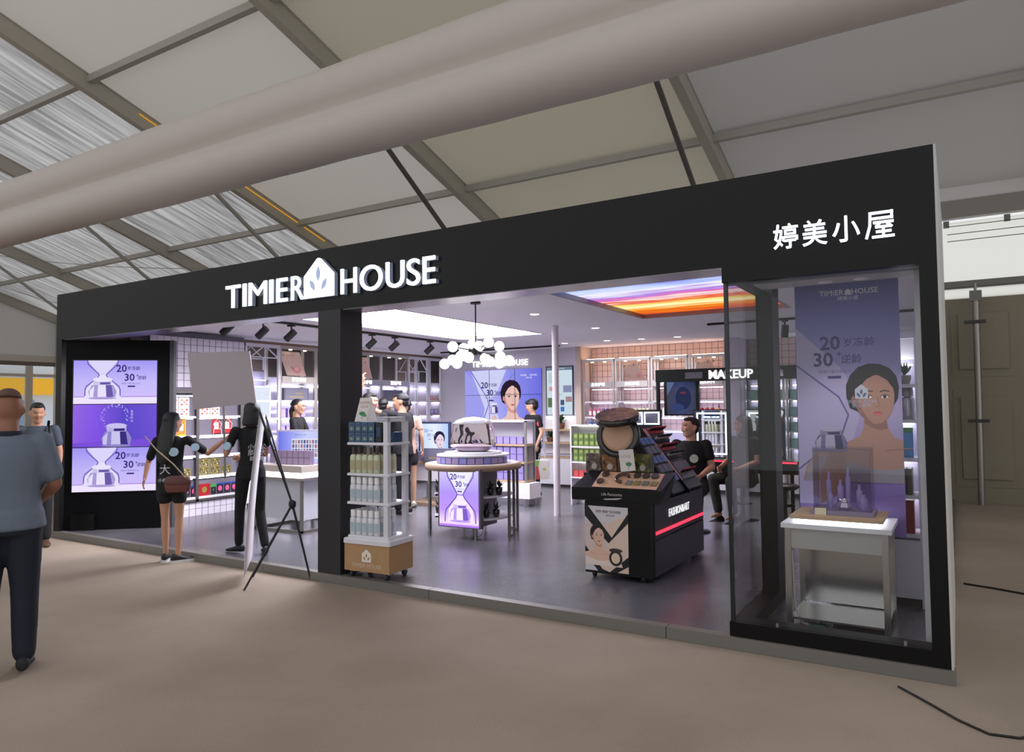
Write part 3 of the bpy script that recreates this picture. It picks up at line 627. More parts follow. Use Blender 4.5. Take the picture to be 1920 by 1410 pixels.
# display table behind the glass
t = thing('display_table', 'steel and white display table with a glowing top edge in the corner window', 'table', (8.9, .66, FZ))
for sx_ in (-.29, .29):
    for sy in (-.24, .24):
        MB().box(sx_-.018, sx_+.018, sy-.018, sy+.018, 0, .66).build('leg', chrome, t)
MB().box(-.3, .3, -.25, .25, .52, .655).build('apron', M('apron_grey', '#b6b4b4', .35, .4), t)
MB().box(-.33, .33, -.28, .28, .655, .685).build('table_top', white, t)
MB().box(-.26, .26, -.22, .22, .686, .712).build('light_strip', GLOW('led_cool', (.75, .84, 1.0), 5.0), t)
MB().box(-.28, .28, -.24, .24, .713, .735).build('display_board', wood, t)
MB().box(-.29, .29, -.23, .23, .05, .062).build('lower_shelf', chrome, t)
MB().box(-.28, .28, .225, .235, .07, .52).build('back_panel', M('mirror_steel', '#c6c4c6', .18, .95), t)
MB().box(-.16, .02, -.1, .1, .495, .519).build('power_supply', M('dark_grey_plastic', '#4b4a4c', .5), t)
MB().tube([(-.27, -.23, .5), (-.265, -.23, .3), (-.26, -.22, .12), (-.22, -.2, .02), (-.12, -.2, .01), (-.06, -.24, .01)], .007, 6).build('cable', M('cable_white', '#b9b8b6', .5), t)
MB().box(-.18, -.08, -.22, -.17, .0, .025).build('plug', M('plug_green', '#3d5a55', .5), t)
TZ = FZ+.736
t = thing('acrylic_case', 'clear acrylic display case on the lit table in the corner window', 'display case', (8.93, .66, TZ))
ac = GLASS('acrylic', (.9, .88, .92), 1.45)
MB().box(-.19, .19, -.13, .13, 0, .03).build('base', M('case_base_lilac', '#8d83a3', .4), t)
for nm, bx_ in (('pane', (-.175, .175, -.12, -.116)), ('pane', (-.175, .175, .116, .12)), ('pane', (-.175, -.171, -.116, .116)), ('pane', (.171, .175, -.116, .116))): MB().box(*bx_, .03, .44).build(nm, ac, t)
MB().box(-.175, .175, -.12, .12, .44, .445).build('top', ac, t)
lj = M('display_jar_silver', '#cfcbd8', .15, .8); ll = M('display_lilac', '#9a8fc0', .3)
for i, (x, y, hh, r) in enumerate(((-.1, .05, .24, .016), (-.03, .07, .19, .02), (.02, .06, .27, .016), (.09, .05, .16, .02), (.12, -.02, .1, .024), (-.08, -.02, .12, .014))):
    mb = MB().lathe([(r, 0), (r, hh*.75), (r*.5, hh*.8), (r*.5, hh)], 12)
    tag(link('cosmetic_bottle', mb.mesh('cosmetic_bottle', ll), None, (8.93+x, .66+y, TZ+.031)), 'slim lilac cosmetic bottle inside the clear acrylic case', 'bottle', 'bottles in the acrylic case')
o = thing('cream_jar', 'silver faceted cream jar in the middle of the acrylic case', 'jar', (8.94, .6, TZ+.031)); MB().lathe([(.035, 0), (.045, .02), (.036, .05), (.03, .052)], 6, smooth=False).build('body', lj, o); MB().lathe([(.034, .052), (.034, .075), (.03, .078)], 12).build('lid', lj, o)
o = tag(MB().box(-.035, .035, -.002, .002, 0, .045).build('price_card', M('card_cream', '#e2d9bf', .6)), 'small cream card leaning before the acrylic case', 'card'); o.location = (8.80, .52, TZ)
# ------------------------------------------------------------------ people
skinm = M('skin', '#b98a70', .55, noise=.03, nscale=12); skinl = M('skin_pale', '#c79a80', .55, noise=.03, nscale=12)
hairm = M('hair_black', '#110f10', .45, bump=.3, bscale=120); blackt = M('cotton_black', '#0f0f13', .85, noise=.1, nscale=40)
def remesh(mb, name, mat, parent, vox=.009, it=6, cut=None):
    """fuse the collected lumps into one smooth continuous skin"""
    me = mb.mesh(name, mat); o = bpy.data.objects.new(name, me); COL.objects.link(o)
    r = o.modifiers.new('r', 'REMESH'); r.mode = 'VOXEL'; r.voxel_size = vox; r.use_smooth_shade = True
    s = o.modifiers.new('s', 'SMOOTH'); s.factor = .5; s.iterations = it
    dg = bpy.context.evaluated_depsgraph_get(); me2 = bpy.data.meshes.new_from_object(o.evaluated_get(dg)); bpy.data.objects.remove(o)
    me2.name = name; me2.materials.clear(); me2.materials.append(mat)
    for p in me2.polygons: p.use_smooth = True
    return link(name, me2, parent)
def ringpts(c, rx, ry, ax, ay, n=14): return [c + ax*(rx*math.cos(2*PI*i/n)) + ay*(ry*math.sin(2*PI*i/n)) for i in range(n)]
def loft(mb, rings):
    n = len(rings[0]); vs = [p for r in rings for p in r]
    mb.add(vs, [(k*n+i, k*n+(i+1) % n, (k+1)*n+(i+1) % n, (k+1)*n+i) for k in range(len(rings)-1) for i in range(n)]); mb.add(rings[0], [tuple(range(n-1, -1, -1))]); mb.add(rings[-1], [tuple(range(n))])
def limb(mb, pts, rs, sub=6):
    """tapering round limb through joints, with round ends"""
    P = [Vector(p) for p in pts]
    for k in range(len(P)-1): mb.cyl(P[k], P[k+1], rs[k], rs[k+1], 12)
    for p, r in zip(P, rs): mb.ball(p, r*.995, 10)
V = Vector
def hand(mb, w, d, nrm, side, curl=.25, s=1.0, spread=.22, thumb=.7):
    """palm, four unequal bent fingers and a thumb; d points along the hand, nrm out of the palm"""
    w = V(w); d = V(d).normalized(); nrm = V(nrm); nrm = (nrm-d*nrm.dot(d)).normalized(); a = d.cross(nrm)*side
    loft(mb, [ringpts(w+d*t*s, rx*s, ry*s, a, nrm, 12) for t, rx, ry in ((-.01, .026, .02), (.015, .03, .018), (.05, .04, .016), (.085, .04, .014), (.096, .036, .011))])
    for k, (off, L) in enumerate(((-.030, .066), (-.010, .075), (.011, .070), (.031, .055))):
        b = w+d*.088*s+a*off*s; dd = (d+a*off*spread*10*.6).normalized(); pts = [b]; ang = 0
        for q, f in enumerate((.45, .32, .23)):
            ang += curl*(1.15 if q else .8); dv = dd*math.cos(ang)+nrm*math.sin(ang); pts.append(pts[-1]+dv*L*f*s)
        limb(mb, pts, [.0095*s, .009*s, .0082*s, .007*s])
    b = w+d*.03*s-a*.03*s; t1 = b+(d*.55-a*thumb+nrm*.25).normalized()*.04*s; t2 = t1+(d*.8-a*.25+nrm*(.3+curl*.4)).normalized()*.032*s
    limb(mb, [b, t1, t2], [.013*s, .011*s, .008*s])
BASE = dict(pelvis=(0, 0, .93), chest=(0, 0, 1.26), neck=(0, .008, 1.44), head=(0, -.018, 1.585), shL=(.175, 0, 1.385), shR=(-.175, 0, 1.385), elL=(.235, .02, 1.12), elR=(-.235, .02, 1.12), wrL=(.245, -.05, .885), wrR=(-.245, -.05, .885),
            hiL=(.085, 0, .9), hiR=(-.085, 0, .9), knL=(.1, -.015, .49), knR=(-.1, -.015, .49), anL=(.105, .015, .085), anR=(-.105, .015, .085), ftL=(.04, -1, 0), ftR=(-.04, -1, 0))
def person(label, loc, rz, H=1.7, pose=None, build=1.0, fem=False, hair='short', tee=None, sleeve=.55, low='trousers', lowm=None, shoe='shoe', shoem=None, skin=None, hyaw=0, hpitch=0, hands=None, vox=.0095, soles=None, name='person', tee_low=.84, hairmat=None, face=True, collar=False):
    """a figure standing at loc, facing local -y; pose gives joints for a 1.70 m person"""
    k = H/1.7; J = {a: V(b)*k for a, b in {**BASE, **(pose or {})}.items()}; skin = skin or skinm; tee = tee or blackt; lowm = lowm or blackt; shoem = shoem or M('shoe_black', '#141416', .6)
    for f in ('ftL', 'ftR'): J[f] = J[f].normalized()
    t = thing(name, label, 'person', loc, rz); wf = (.9 if fem else 1.0)*build*k; hd = hands or {}
    # spine frame
    sp = (J['neck']-J['pelvis']).normalized(); ax = (J['shL']-J['shR']).normalized(); ay = sp.cross(ax).normalized()*-1; hx_ = (J['hiL']-J['hiR']).normalized()
    def torso(mb, inf, z0=0.0, z1=1.0, flare=0.0):
        prof = [(-.12, .125, .10), (-.02, .165 if not fem else .172, .115), (.1, .155 if not fem else .15, .105), (.32, .145 if not fem else .128, .10), (.55, .16 if not fem else .142, .108), (.75, .17 if not fem else .155, .105), (.9, .15 if not fem else .135, .085), (.99, .075, .06)]
        rg = []
        for u, rx, ry in prof:
            if u < z0-.001 or u > z1+.001: continue
            c = J['pelvis'].lerp(J['neck'], u) if u >= 0 else J['pelvis']+sp*u*.5*k
            if .2 < u < .95: c = c.lerp(J['chest'], .35*math.sin(PI*u)) if False else c
            fl = 1+flare*max(0, .5-u); axx = hx_.lerp(ax, min(1, max(0, u))).normalized(); ayy = sp.cross(axx).normalized()
            rg.append(ringpts(c, (rx*wf+inf)*fl, (ry*wf+inf)*fl, axx, ayy, 18))
        loft(mb, rg)
    def headxf():
        return Matrix.Translation(J['head']) @ Matrix.Rotation(hyaw, 4, 'Z') @ Matrix.Rotation(hpitch, 4, 'X') @ Matrix.Scale(k*(.97 if fem else 1.0), 4)
    HX = headxf()
    HP = [(-.115, .022, .024, -.05), (-.102, .042, .042, -.038), (-.078, .054, .066, -.018), (-.045, .064, .083, -.006), (-.01, .071, .092, 0), (.03, .075, .097, .004), (.06, .071, .092, .006), (.09, .055, .073, .008), (.108, .034, .046, .008), (.115, .012, .016, .008)]
    # body
    mb = MB(); torso(mb, -.012)
    limb(mb, [J['neck']-sp*.04*k, J['neck']+(J['head']-J['neck'])*.25, J['head']-V((0, 0, .06*k))+V((0, .012, 0))], [.062*wf, .055*wf, .052*wf])
    hb = MB(); loft(hb, [ringpts(V((0, yo, z)), rx, ry, V((1, 0, 0)), V((0, 1, 0)), 18) for z, rx, ry, yo in HP])
    limb(hb, [(0, -.088, .022), (0, -.104, -.008), (0, -.108, -.022)], [.009, .011, .013]); hb.ball((0, -.085, -.058), .018, 8, sz=.6)
    for s_ in (-1, 1):
        hb.ball((s_*.074, .014, -.008), .02, 8, sz=1.6); hb.ball((s_*.03, -.074, -.022), .03, 8)
    hb.ball((0, -.078, .03), .045, 8, sz=.5)
    hb.xf(HX); mb.add(hb.v, hb.f)
    for s_, S in ((1, 'L'), (-1, 'R')):
        limb(mb, [J['sh'+S], J['sh'+S].lerp(J['el'+S], .5), J['el'+S], J['el'+S].lerp(J['wr'+S], .35), J['wr'+S]], [.052*wf, .046*wf, .037*wf, .037*wf, .025*wf])
        dflt = ((J['wr'+S]-J['el'+S]).normalized(), V((-s_, -.3, 0)), .3)
        d, n_, cu = hd.get(S, dflt) if S in hd else dflt
        hand(mb, J['wr'+S], d, n_, -s_, cu, .95*k*(.92 if fem else 1))
        limb(mb, [J['hi'+S], J['hi'+S].lerp(J['kn'+S], .45), J['kn'+S], J['kn'+S].lerp(J['an'+S], .3), J['an'+S].lerp(J['kn'+S], .2), J['an'+S]], [.088*wf, .074*wf, .054*wf, .056*wf, .040*wf, .036*wf])
        f = J['ft'+S]; an = J['an'+S]; limb(mb, [an+V((0, 0, -.04*k))-f*.03*k, an+V((0, 0, -.045*k))+f*.06*k, an+V((0, 0, -.058*k))+f*.13*k], [.027*k, .026*k, .015*k])
    remesh(mb, 'body', skin, t, vox, 5)
    # t-shirt
    mb = MB(); torso(mb, .010*k, 0.0 if tee_low > .8 else -.2, .9, .12); c0 = J['pelvis']+sp*(tee_low-.93)*k
    rg = [ringpts(c0, (.172*wf+.014)*1.05, (.12*wf+.014)*1.08, hx_, sp.cross(hx_).normalized(), 18), ringpts(J['pelvis']+sp*.04*k, .168*wf+.012, .118*wf+.012, hx_, sp.cross(hx_).normalized(), 18)]; loft(mb, rg)
    loft(mb, [ringpts(J['pelvis'].lerp(J['neck'], u), rx*wf, ry*wf, ax, sp.cross(ax).normalized(), 16) for u, rx, ry in ((.82, .17, .105), (.93, .13, .085), (.985, .085, .068))])
    for S in 'LR':
        limb(mb, [J['pelvis'].lerp(J['neck'], .8).lerp(J['sh'+S], .8), J['sh'+S], J['sh'+S].lerp(J['el'+S], sleeve)], [.058*wf, .062*wf, .06*wf])
    o = remesh(mb, 'polo_shirt' if collar else 'tshirt', tee, t, vox*1.1, 5)
    if collar: MB().lathe([(.064*wf, .0), (.07*wf, .02), (.066*wf, .045)], 16, J['neck']-V((0, 0, .03*k))).build('collar', M('collar_navy', '#1d2230', .8), o)
    # lower clothing
    mb = MB(); hipc = J['pelvis']; ay2 = sp.cross(hx_).normalized()
    loft(mb, [ringpts(hipc+sp*.05*k, .158*wf+.008, .112*wf+.008, hx_, ay2, 18), ringpts(hipc-sp*.04*k, .172*wf+.01, .12*wf+.012, hx_, ay2, 18), ringpts(hipc-sp*.1*k, .165*wf+.01, .112*wf+.012, hx_, ay2, 18)])
    end = {'trousers': 1.0, 'shorts': .42, 'skirt': .42}[low]
    for S in 'LR':
        h_, kn, an = J['hi'+S], J['kn'+S], J['an'+S]
        if low == 'trousers': limb(mb, [h_, h_.lerp(kn, .45), kn, kn.lerp(an, .4), an+(kn-an).normalized()*.03*k], [.1*wf, .088*wf, .07*wf, .066*wf, .058*wf])
        else: limb(mb, [h_, h_.lerp(kn, end)], [.1*wf, .105*wf])
    remesh(mb, low, lowm, t, vox*1.1, 5)
    # shoes
    for S in 'LR':
        f = J['ft'+S]; an = J['an'+S]; g = V((an.x, an.y, 0 if an.z < .2*k else an.z-.085*k)); r_ = V((0, 0, 1)).cross(f).normalized(); up_ = V((0, 0, 1)); mb = MB()
        prof = [(-.075, .028, .03, .045), (-.05, .038, .045, .055), (0, .036, .042, .05), (.06, .04, .03, .035), (.12, .046, .022, .026), (.165, .04, .017, .02), (.19, .022, .012, .014)]
        loft(mb, [ringpts(g+f*a*k+up_*(c+.004)*k, b*k, h_*k, r_, up_, 12) for a, b, h_, c in prof])
        if soles:
            q = remesh(mb, shoe, shoem, t, .007, 3); pts = [(-.08, .03), (-.04, .042), (.04, .04), (.12, .048), (.17, .04), (.2, .015)]
            ol = [g+f*a*k+r_*b*k for a, b in pts]+[g+f*a*k-r_*b*k for a, b in reversed(pts)]
            MB().slab([(p.x, p.y) for p in ol], g.z+.0, g.z+.03*k).build('sole', soles, q)
        else: remesh(mb, shoe, shoem, t, .007, 3)
    # hair
    hm = hairmat or hairm; mb = MB()
    def cap(zlow, front, grow=.012, back=0.0):
        rg = []
        for z, rx, ry, yo in HP:
            if z < zlow: continue
            g = grow
            rg.append(ringpts(V((0, yo+front*(1 if z < .085 else .35)+.006, z+(.012 if z > .08 else 0))), rx+g*.7, ry+g-front*.2, V((1, 0, 0)), V((0, 1, 0)), 18))
        loft(mb, rg)
    if hair == 'shaved': cap(.035, .03, .003)
    elif hair == 'short': cap(.03, .014, .012); mb.ball((0, .05, -.005), .066, 12, sz=1.1); mb.ball((0, -.05, .088), .05, 10, sz=.5)
    elif hair == 'bowl': cap(.02, .004, .016); mb.ball((0, .045, 0), .078, 12, sz=1.1); mb.ball((0, -.06, .07), .055, 10, sz=.7)
    elif hair == 'pony': cap(.02, .02, .012); mb.ball((0, .05, .0), .066, 12, sz=1.2); limb(mb, [(0, .1, .0), (0, .125, -.06), (0, .115, -.17), (0, .105, -.24)], [.028, .03, .026, .012])
    elif hair == 'bob':
        cap(.02, .012, .02)
        loft(mb, [ringpts(V((0, .035, z)), rx, ry, V((1, 0, 0)), V((0, 1, 0)), 18) for z, rx, ry in ((.08, .08, .085), (.02, .098, .095), (-.06, .112, .1), (-.13, .12, .098), (-.155, .108, .085))])
    elif hair == 'long':
        cap(.02, .015, .016)
        loft(mb, [ringpts(V((0, yo, z)), rx, ry, V((1, 0, 0)), V((0, 1, 0)), 18) for z, rx, ry, yo in ((.08, .075, .08, .03), (.0, .092, .085, .045), (-.1, .105, .075, .07), (-.2, .12, .06, .1), (-.32, .115, .05, .125), (-.43, .09, .035, .13), (-.47, .06, .02, .13))])
    mb.xf(HX); remesh(mb, 'hair', hm, t, .008, 4)
    if face:
        for s_ in (-1, 1):
            MB().ball((s_*.031, -.086, .008), .011, 8, sz=.42).xf(HX).build('eye', M('eye_dark', '#1c1413', .4), t); MB().bar((s_*.016, -.096, .03), (s_*.048, -.086, .031), .008, .005).xf(HX).build('eyebrow', M('eye_dark', '#1c1413', .4), t)
        MB().ball((0, -.098, -.055), .019, 10, sz=.28).xf(HX).build('mouth', M('lips', '#8f4f48', .5), t)
    return t, J
shirt_patch = M('patch_blue', '#a9c4d6', .6); prn = M('tee_print_white', '#c9cbd2', .7)
def back_print(t, J, lines, y=.145, z0=1.24, x=0.0, s=.075, H=1.7):
    """white lettering across the back of a shirt"""
    k = H/1.7
    for i, (b, sz) in enumerate(lines):
        mb = MB(); put_text(mb, b, sz, 0, 0, 0, 0, .001, .0005); o = mb.build('print', prn, t); o.rotation_euler = (math.radians(6), 0, PI); o.location = (x, y*k, z0*k); z0 -= sz*1.05
def patch(t, c, nrm, m=None, r=.042):
    n = V(nrm).normalized(); MB().cyl(V(c)-n*.01, V(c)+n*.006, r, n=16).build('patch', m or shirt_patch, t)

# big man in the left foreground, back to us
person('stocky man in a blue-grey polo shirt, back turned, cut by the left picture edge', (4.72, -2.58, 0), -2.1, 1.68, dict(wrR=(-.15, -.2, 1.0), elR=(-.25, -.02, 1.12), wrL=(.12, -.2, 1.0), elL=(.25, -.02, 1.12)), 1.1, hair='shaved', tee=M('polo_blue_grey', '#66707f', .8, noise=.08, nscale=60), lowm=M('trousers_navy', '#161b2b', .8), tee_low=.86, sleeve=.75, collar=True, hairmat=M('stubble', '#5a4238', .8), skin=M('skin_tan', '#8f5f4a', .55), hpitch=.2, vox=.011)
# man behind him by the end of the booth
t, J = person('young man with a backpack strap standing at the left end of the booth', (.50, -.44, 0), 1.2, 1.65, dict(wrR=(-.23, .05, .9), wrL=(.23, .05, .9)), 1.0, tee=M('polo_slate', '#3a4450', .8), lowm=M('trousers_black', '#12131a', .8), shoem=M('shoe_brown', '#5a3d2c', .6), sleeve=.6, hpitch=.1)
MB().tube([(.1, .12, 1.2), (.115, .02, 1.44), (.11, -.1, 1.36), (.12, -.125, 1.15), (.13, -.05, 1.0)], .016, 6).build('strap', M('strap_dark', '#15181c', .8), t)
# woman with long hair reaching out to the right
t, J = person('woman with long black hair and bare legs stretching one arm towards the red shelves', (2.68, -.17, 0), -2.5, 1.53, dict(shL=(.17, .0, 1.38), elL=(.30, -.1, 1.13), wrL=(.3, .0, .95), elR=(-.36, -.12, 1.22), wrR=(-.59, -.16, 1.42), anL=(.07, -.03, .085), knL=(.08, -.03, .49), anR=(-.09, .04, .085), knR=(-.085, .0, .49), ftL=(.1, -1, 0), ftR=(-.85, -.6, 0)), .92, True, 'long', low='shorts', skin=skinm, shoe='sneaker', soles=M('sole_white', '#d8d6d4', .6), shoem=M('sneaker_black', '#16161a', .6), sleeve=.75, tee_low=.78, hands=dict(R=((-.85, -.1, .45), (.2, .6, .6), .12)), hyaw=-.5)
back_print(t, J, [('大', .11), ('小婚公', .045)], .118, 1.05, .03, H=1.53)
patch(t, (-.235, .02, 1.17), (-.3, .9, .3)); patch(t, (-.06, .125, 1.13), (-.1, 1, .1), r=.045)
bg_ = thing('shoulder_bag', 'brown red shoulder bag hanging at the hip of the woman with long hair', 'bag', (2.87, -.23, .72), -2.5)
mb = MB(); mb.lathe([(.10, -.07), (.12, -.05), (.13, 0), (.12, .06), (.09, .085)], 18, (0, 0, .08), sy=.4); mb.build('pouch', M('bag_leather', '#6b3a34', .5, noise=.1), bg_)
MB().lathe([(.123, .0), (.134, .02), (.12, .075), (.09, .09)], 18, (0, 0, .08), sy=.44).build('flap', M('bag_leather_dark', '#5a302c', .5), bg_)
MB().box(-.02, .02, -.062, -.054, .07, .1).build('clasp', M('brass', '#b08d4a', .3, .9), bg_)
MB().tube([(-.1, .0, .12), (-.02, .17, .3), (.14, .19, .45), (.27, .13, .58)], .006, 6).build('strap', M('bag_strap', '#b9a890', .5), bg_)
# woman with the bob holding the board
t, J = person('woman with a black bob in black tee and trousers holding up the grey board', (3.36, .27, FZ), -2.0, 1.55, dict(elL=(.26, -.04, 1.12), wrL=(.17, -.27, 1.22), elR=(-.2, -.14, 1.1), wrR=(.03, -.30, 1.06), anR=(-.12, .16, .085), knR=(-.1, .0, .47), anL=(.1, -.12, .085), knL=(.1, -.09, .47), ftL=(.5, -.85, 0), ftR=(-.2, -1, 0)), .92, True, 'bob', hyaw=.25, shoe='sandal', hands=dict(R=((.8, -.5, .1), (.3, .8, 0), 1.1), L=((-.3, -.5, .8), (-.6, .5, .2), 1.1)))
back_print(t, J, [('小婚公', .062), ('那么大', .062), ('就是婷', .05)], .126, 1.2, -.03, H=1.55)
patch(t, (.243, .03, 1.11), (.75, .6, .25))
# placard: grey board on a pole
pl = thing('placard', 'blank grey board on a thin pole held up by the woman with the bob', 'placard', (3.08, .17, .84), .3)
MB().cyl((0, 0, 0), (-.03, .0, .98), .011, n=8).build('pole', M('pole_grey', '#8d8a84', .4, .5), pl)
MB().prism([(-.36, .72), (.38, .78), (.30, 1.32), (-.45, 1.32)], -.03, -.018).build('board', M('board_grey', '#aba0a7', .7), pl)
MB().box(-.09, .04, -.02, .0, .6, .612).build('bracket', M('pole_grey'), pl)
# shop woman with glasses in profile
t, J = person('woman with ponytail and glasses in black tee behind the white counter', (1.42, 2.62, FZ), 2.0, 1.62, dict(elL=(.23, -.1, 1.1), wrL=(.14, -.34, 1.07), elR=(-.23, -.1, 1.1), wrR=(-.12, -.34, 1.07)), .92, True, 'pony', skin=skinl)
back_print(t, J, [('小大', .075), ('公大', .06), ('婷美', .05)], .128, 1.2, .03, H=1.62); patch(t, (.235, -.0, 1.28), (.9, -.1, .1))
g = MB()
for s_ in (-1, 1): g.tube([(s_*.031+.024*math.cos(a), -.103+.004*abs(math.cos(a)), .004+.019*math.sin(a)) for a in [2*PI*i/12 for i in range(13)]], .0022, 5); g.bar((s_*.055, -.1, .008), (s_*.078, .0, .004), .003)
g.xf(Matrix.Translation(V((0, -.018, 1.585))*1.62/1.7)); g.build('glasses', M('frame_dark', '#181416', .4), t)
# group of three behind the bottle trolley
t, J = person('man with one arm raised pointing up behind the bottle trolley', (2.86, 2.6, FZ), .8, 1.68, dict(elR=(-.2, -.06, 1.62), wrR=(-.1, -.1, 1.85), shR=(-.17, 0, 1.42)), 1.0, skin=skinl, hyaw=.9, hands=dict(R=((-.05, -.05, 1), (.9, .3, 0), .5)), vox=.011)
t, J = person('person with dark hair half hidden between the two pointing men', (2.42, 3.35, FZ), -2.6, 1.62, None, .95, vox=.012, face=False)
t, J = person('man in black reaching one arm out across the bottle trolley, seen from behind', (2.97, 3.12, FZ), -1.45, 1.68, dict(elL=(.26, -.22, 1.44), wrL=(.24, -.45, 1.54), shL=(.185, -.03, 1.4), elR=(-.25, .0, 1.12)), 1.05, skin=skinm, hyaw=.3, hands=dict(L=((0, -1, .15), (0, -.2, -1), .35)), vox=.011)
person('woman in a beige top half hidden behind the man in black', (2.56, 3.72, FZ), -2.5, 1.6, None, .95, True, 'pony', tee=M('top_beige', '#b9988a', .8, noise=.2, nscale=20), low='shorts', lowm=M('dots_dark', '#23201f', .8), skin=skinl, vox=.012, face=False, shoem=M('shoe_cream', '#cfc4b0', .6))
# man at the back with a carrier bag
t, J = person('young man with a bowl haircut carrying a bag past the video wall', (3.60, 5.70, FZ), -.5, 1.60, dict(wrL=(.24, -.08, .9), elL=(.24, .03, 1.12), elR=(-.2, -.05, 1.1), wrR=(-.12, -.2, 1.06)), .95, hair='bowl', skin=skinl, hyaw=-.75, hpitch=.15, vox=.012, hands=dict(L=((0, 0, -1), (-1, 0, 0), 1.0)))
patch(t, (.22, -.01, 1.2), (.95, -.2, .1), M('patch_red', '#d2555c', .6), .045)
cb = thing('carrier_bag', 'white and red printed carrier bag hanging from the hand of the man at the back', 'bag', (3.92, 5.42, .40), .3)
MB().slab([(-.11, -.05), (.11, -.05), (.11, .05), (-.11, .05)], 0, .3).build('body', M('paper_white', '#e2dcd6', .7), cb)
p = Pic(0); p.poly([(-.11, .0), (-.02, 0), (-.05, .2), (-.11, .2)], '#c4524e'); p.poly([(-.11, .2), (-.05, .2), (-.03, .3), (-.11, .3)], '#7fae4c'); p.poly(ell(.05, .16, .03, .025), '#b9c46a'); p.done('print', cb, (0, -.051, 0))
for y in (-.05, .05): MB().tube([(-.05, y, .3), (-.04, y*.6, .4), (0, y*.2, .44), (.04, y*.6, .4), (.05, y, .3)], .003, 5).build('handle', M('cord_white', '#d8d4d0', .6), cb)
# ------------------------------------------------------------------ small goods: one maker for each kind, then copies
def FR(loc, rz): return Matrix.Translation(V(loc)) @ Matrix.Rotation(rz, 4, 'Z')
def box_mesh(name, w, d, h, body, face=None, pic=None):
    """carton standing on its base, front at -y; optional printed front"""
    mb = MB().cbox(-w/2, w/2, -d/2, d/2, 0, h, min(w, d, h)*.03); ms = [body]
    if face: mb.flat([(-w*.44, h*.08), (w*.44, h*.08), (w*.44, h*.92), (-w*.44, h*.92)], -d/2-.0006, 1); ms.append(face)
    if pic:
        for pts, m in pic:
            if m not in ms: ms.append(m)
            mb.flat([(a*w, b*h) for a, b in pts], -d/2-.0012, ms.index(m))
    return mb.mesh(name, ms)
def bottle_thing(name, label, group, r, h, body, capm, neck=.35, style='pump', lab=None):
    t = thing(name, label, 'bottle', (0, 0, -50), 0, group)
    mb = MB(); sh = h*.72; mb.lathe([(r*.92, 0), (r, h*.02), (r, sh*.86), (r*.8, sh*.96), (r*neck, sh)], 12)
    ms = [body]
    if lab: mb.lathe([(r*1.01, sh*.18), (r*1.01, sh*.7)], 6, (0, 0, 0), 1, True, PI*1.2, PI*1.8); ms.append(lab)
    mb.build('body', ms, t)
    c = MB()
    if style == 'pump': c.lathe([(r*.45, sh), (r*.45, sh+h*.07), (r*.14, sh+h*.08), (r*.14, h*.96)], 10); c.box(-r*.16, r*.16, -r*.9, r*.25, h*.95, h)
    elif style == 'flat': c.lathe([(r*.8, sh), (r*.8, h*.97), (r*.7, h)], 12)
    else: c.lathe([(r*.42, sh), (r*.42, h)], 10)
    c.build('cap', capm, t); return t
def put(proto_mesh, name, fr, x, y, z, label, cat, group, rz=0):
    o = link(name, proto_mesh); o.matrix_world = fr @ Matrix.Translation((x, y, z)) @ Matrix.Rotation(rz, 4, 'Z'); return tag(o, label, cat, group)
USED = set()
def puts(proto, fr, x, y, z, label=None, group=None, rz=0):
    if proto.name not in USED: USED.add(proto.name); o = proto
    else: o = copy_tree(proto)
    m = fr @ Matrix.Translation((x, y, z)) @ Matrix.Rotation(rz, 4, 'Z'); o.location = m.translation; o.rotation_euler = m.to_euler()
    if label: o['label'] = label
    if group: o['group'] = group
    return o
shelfw = M('shelf_white', '#dddbe2', .4); sh_end = M('shelf_steel', '#b5b0ad', .3, .75)
strip = GLOW('shelf_led', (.93, .93, 1.0), 12.0); stripb = GLOW('shelf_led_blue', (.66, .64, 1.0), 8.0); stripw = GLOW('shelf_led_warm', (1, .66, .4), 14.0)
tile = M('wall_tile', '#dcd6e4', .3); tilep = M('wall_tile_pink', '#d6bcb4', .3); grout = M('grout', '#6f6a78', .9)
def tile_wall(name, label, fr, w, z0, z1, s, tm, skip=None, limit=300, depth=.012):
    """square tiles standing proud of the grout, each an object of its own"""
    root = link(name, None, None); root.matrix_world = fr; struct(root)['label'] = label
    MB().box(0, w, 0, .04, z0, z1).build('grout_bed', grout, root)
    g = .006; me = MB().cbox(g/2, s-g/2, -depth, 0, 0, s-g, .004).mesh('tile', tm)
    nx, nz = int(round(w/s)), int((z1-z0)/s+.001); n = 0; rest = MB()
    cells = [(i, j) for j in range(nz-1, -1, -1) for i in range(nx) if not (skip and skip(i*s, z0+j*s))]
    for i, j in cells:
        if n < limit: link('tile', me, root, (i*s, 0, z0+j*s)); n += 1
        else: rest.box(i*s+g/2, (i+1)*s-g/2, -depth, 0, z0+j*s, z0+(j+1)*s-g)
    if rest.v: o = rest.build('tile', tm, root); o['kind'] = 'stuff'
    return root

# ------------------------------------------------------------------ left side: tiled wall with a lit niche of gift boxes
LX = .45
fl = FR((LX, .95, 0), PI/2)       # local x runs into the shop, local y into the wall
struct(MB().box(-.0, .27, .95, 2.45, FZ, CZ).build('wall_left', M('inner_wall_white')))
def in_niche(x, z): return .26 < z < 1.82 and x < 1.46
tile_wall('wall_left', 'lilac white tiled wall around the lit gift shelves', fl, 1.5, FZ, CZ-.02, .1, tile, in_niche)
un = thing('gift_shelf', 'white lit niche shelf of gift boxes behind the two women', 'shelf', (LX, .97, 0), PI/2)
MB().box(0, 1.42, .14, .17, .30, 1.80).build('back_panel', M('niche_back', '#efedf1', .5), un)
for x0 in (0, .655, 1.39):
    MB().box(x0, x0+.045, -.05, .14, .28, 1.82).build('post', M('post_dark', '#5d5a5a', .4, .3), un)
shz = [.34, .63, .92, 1.20, 1.47]
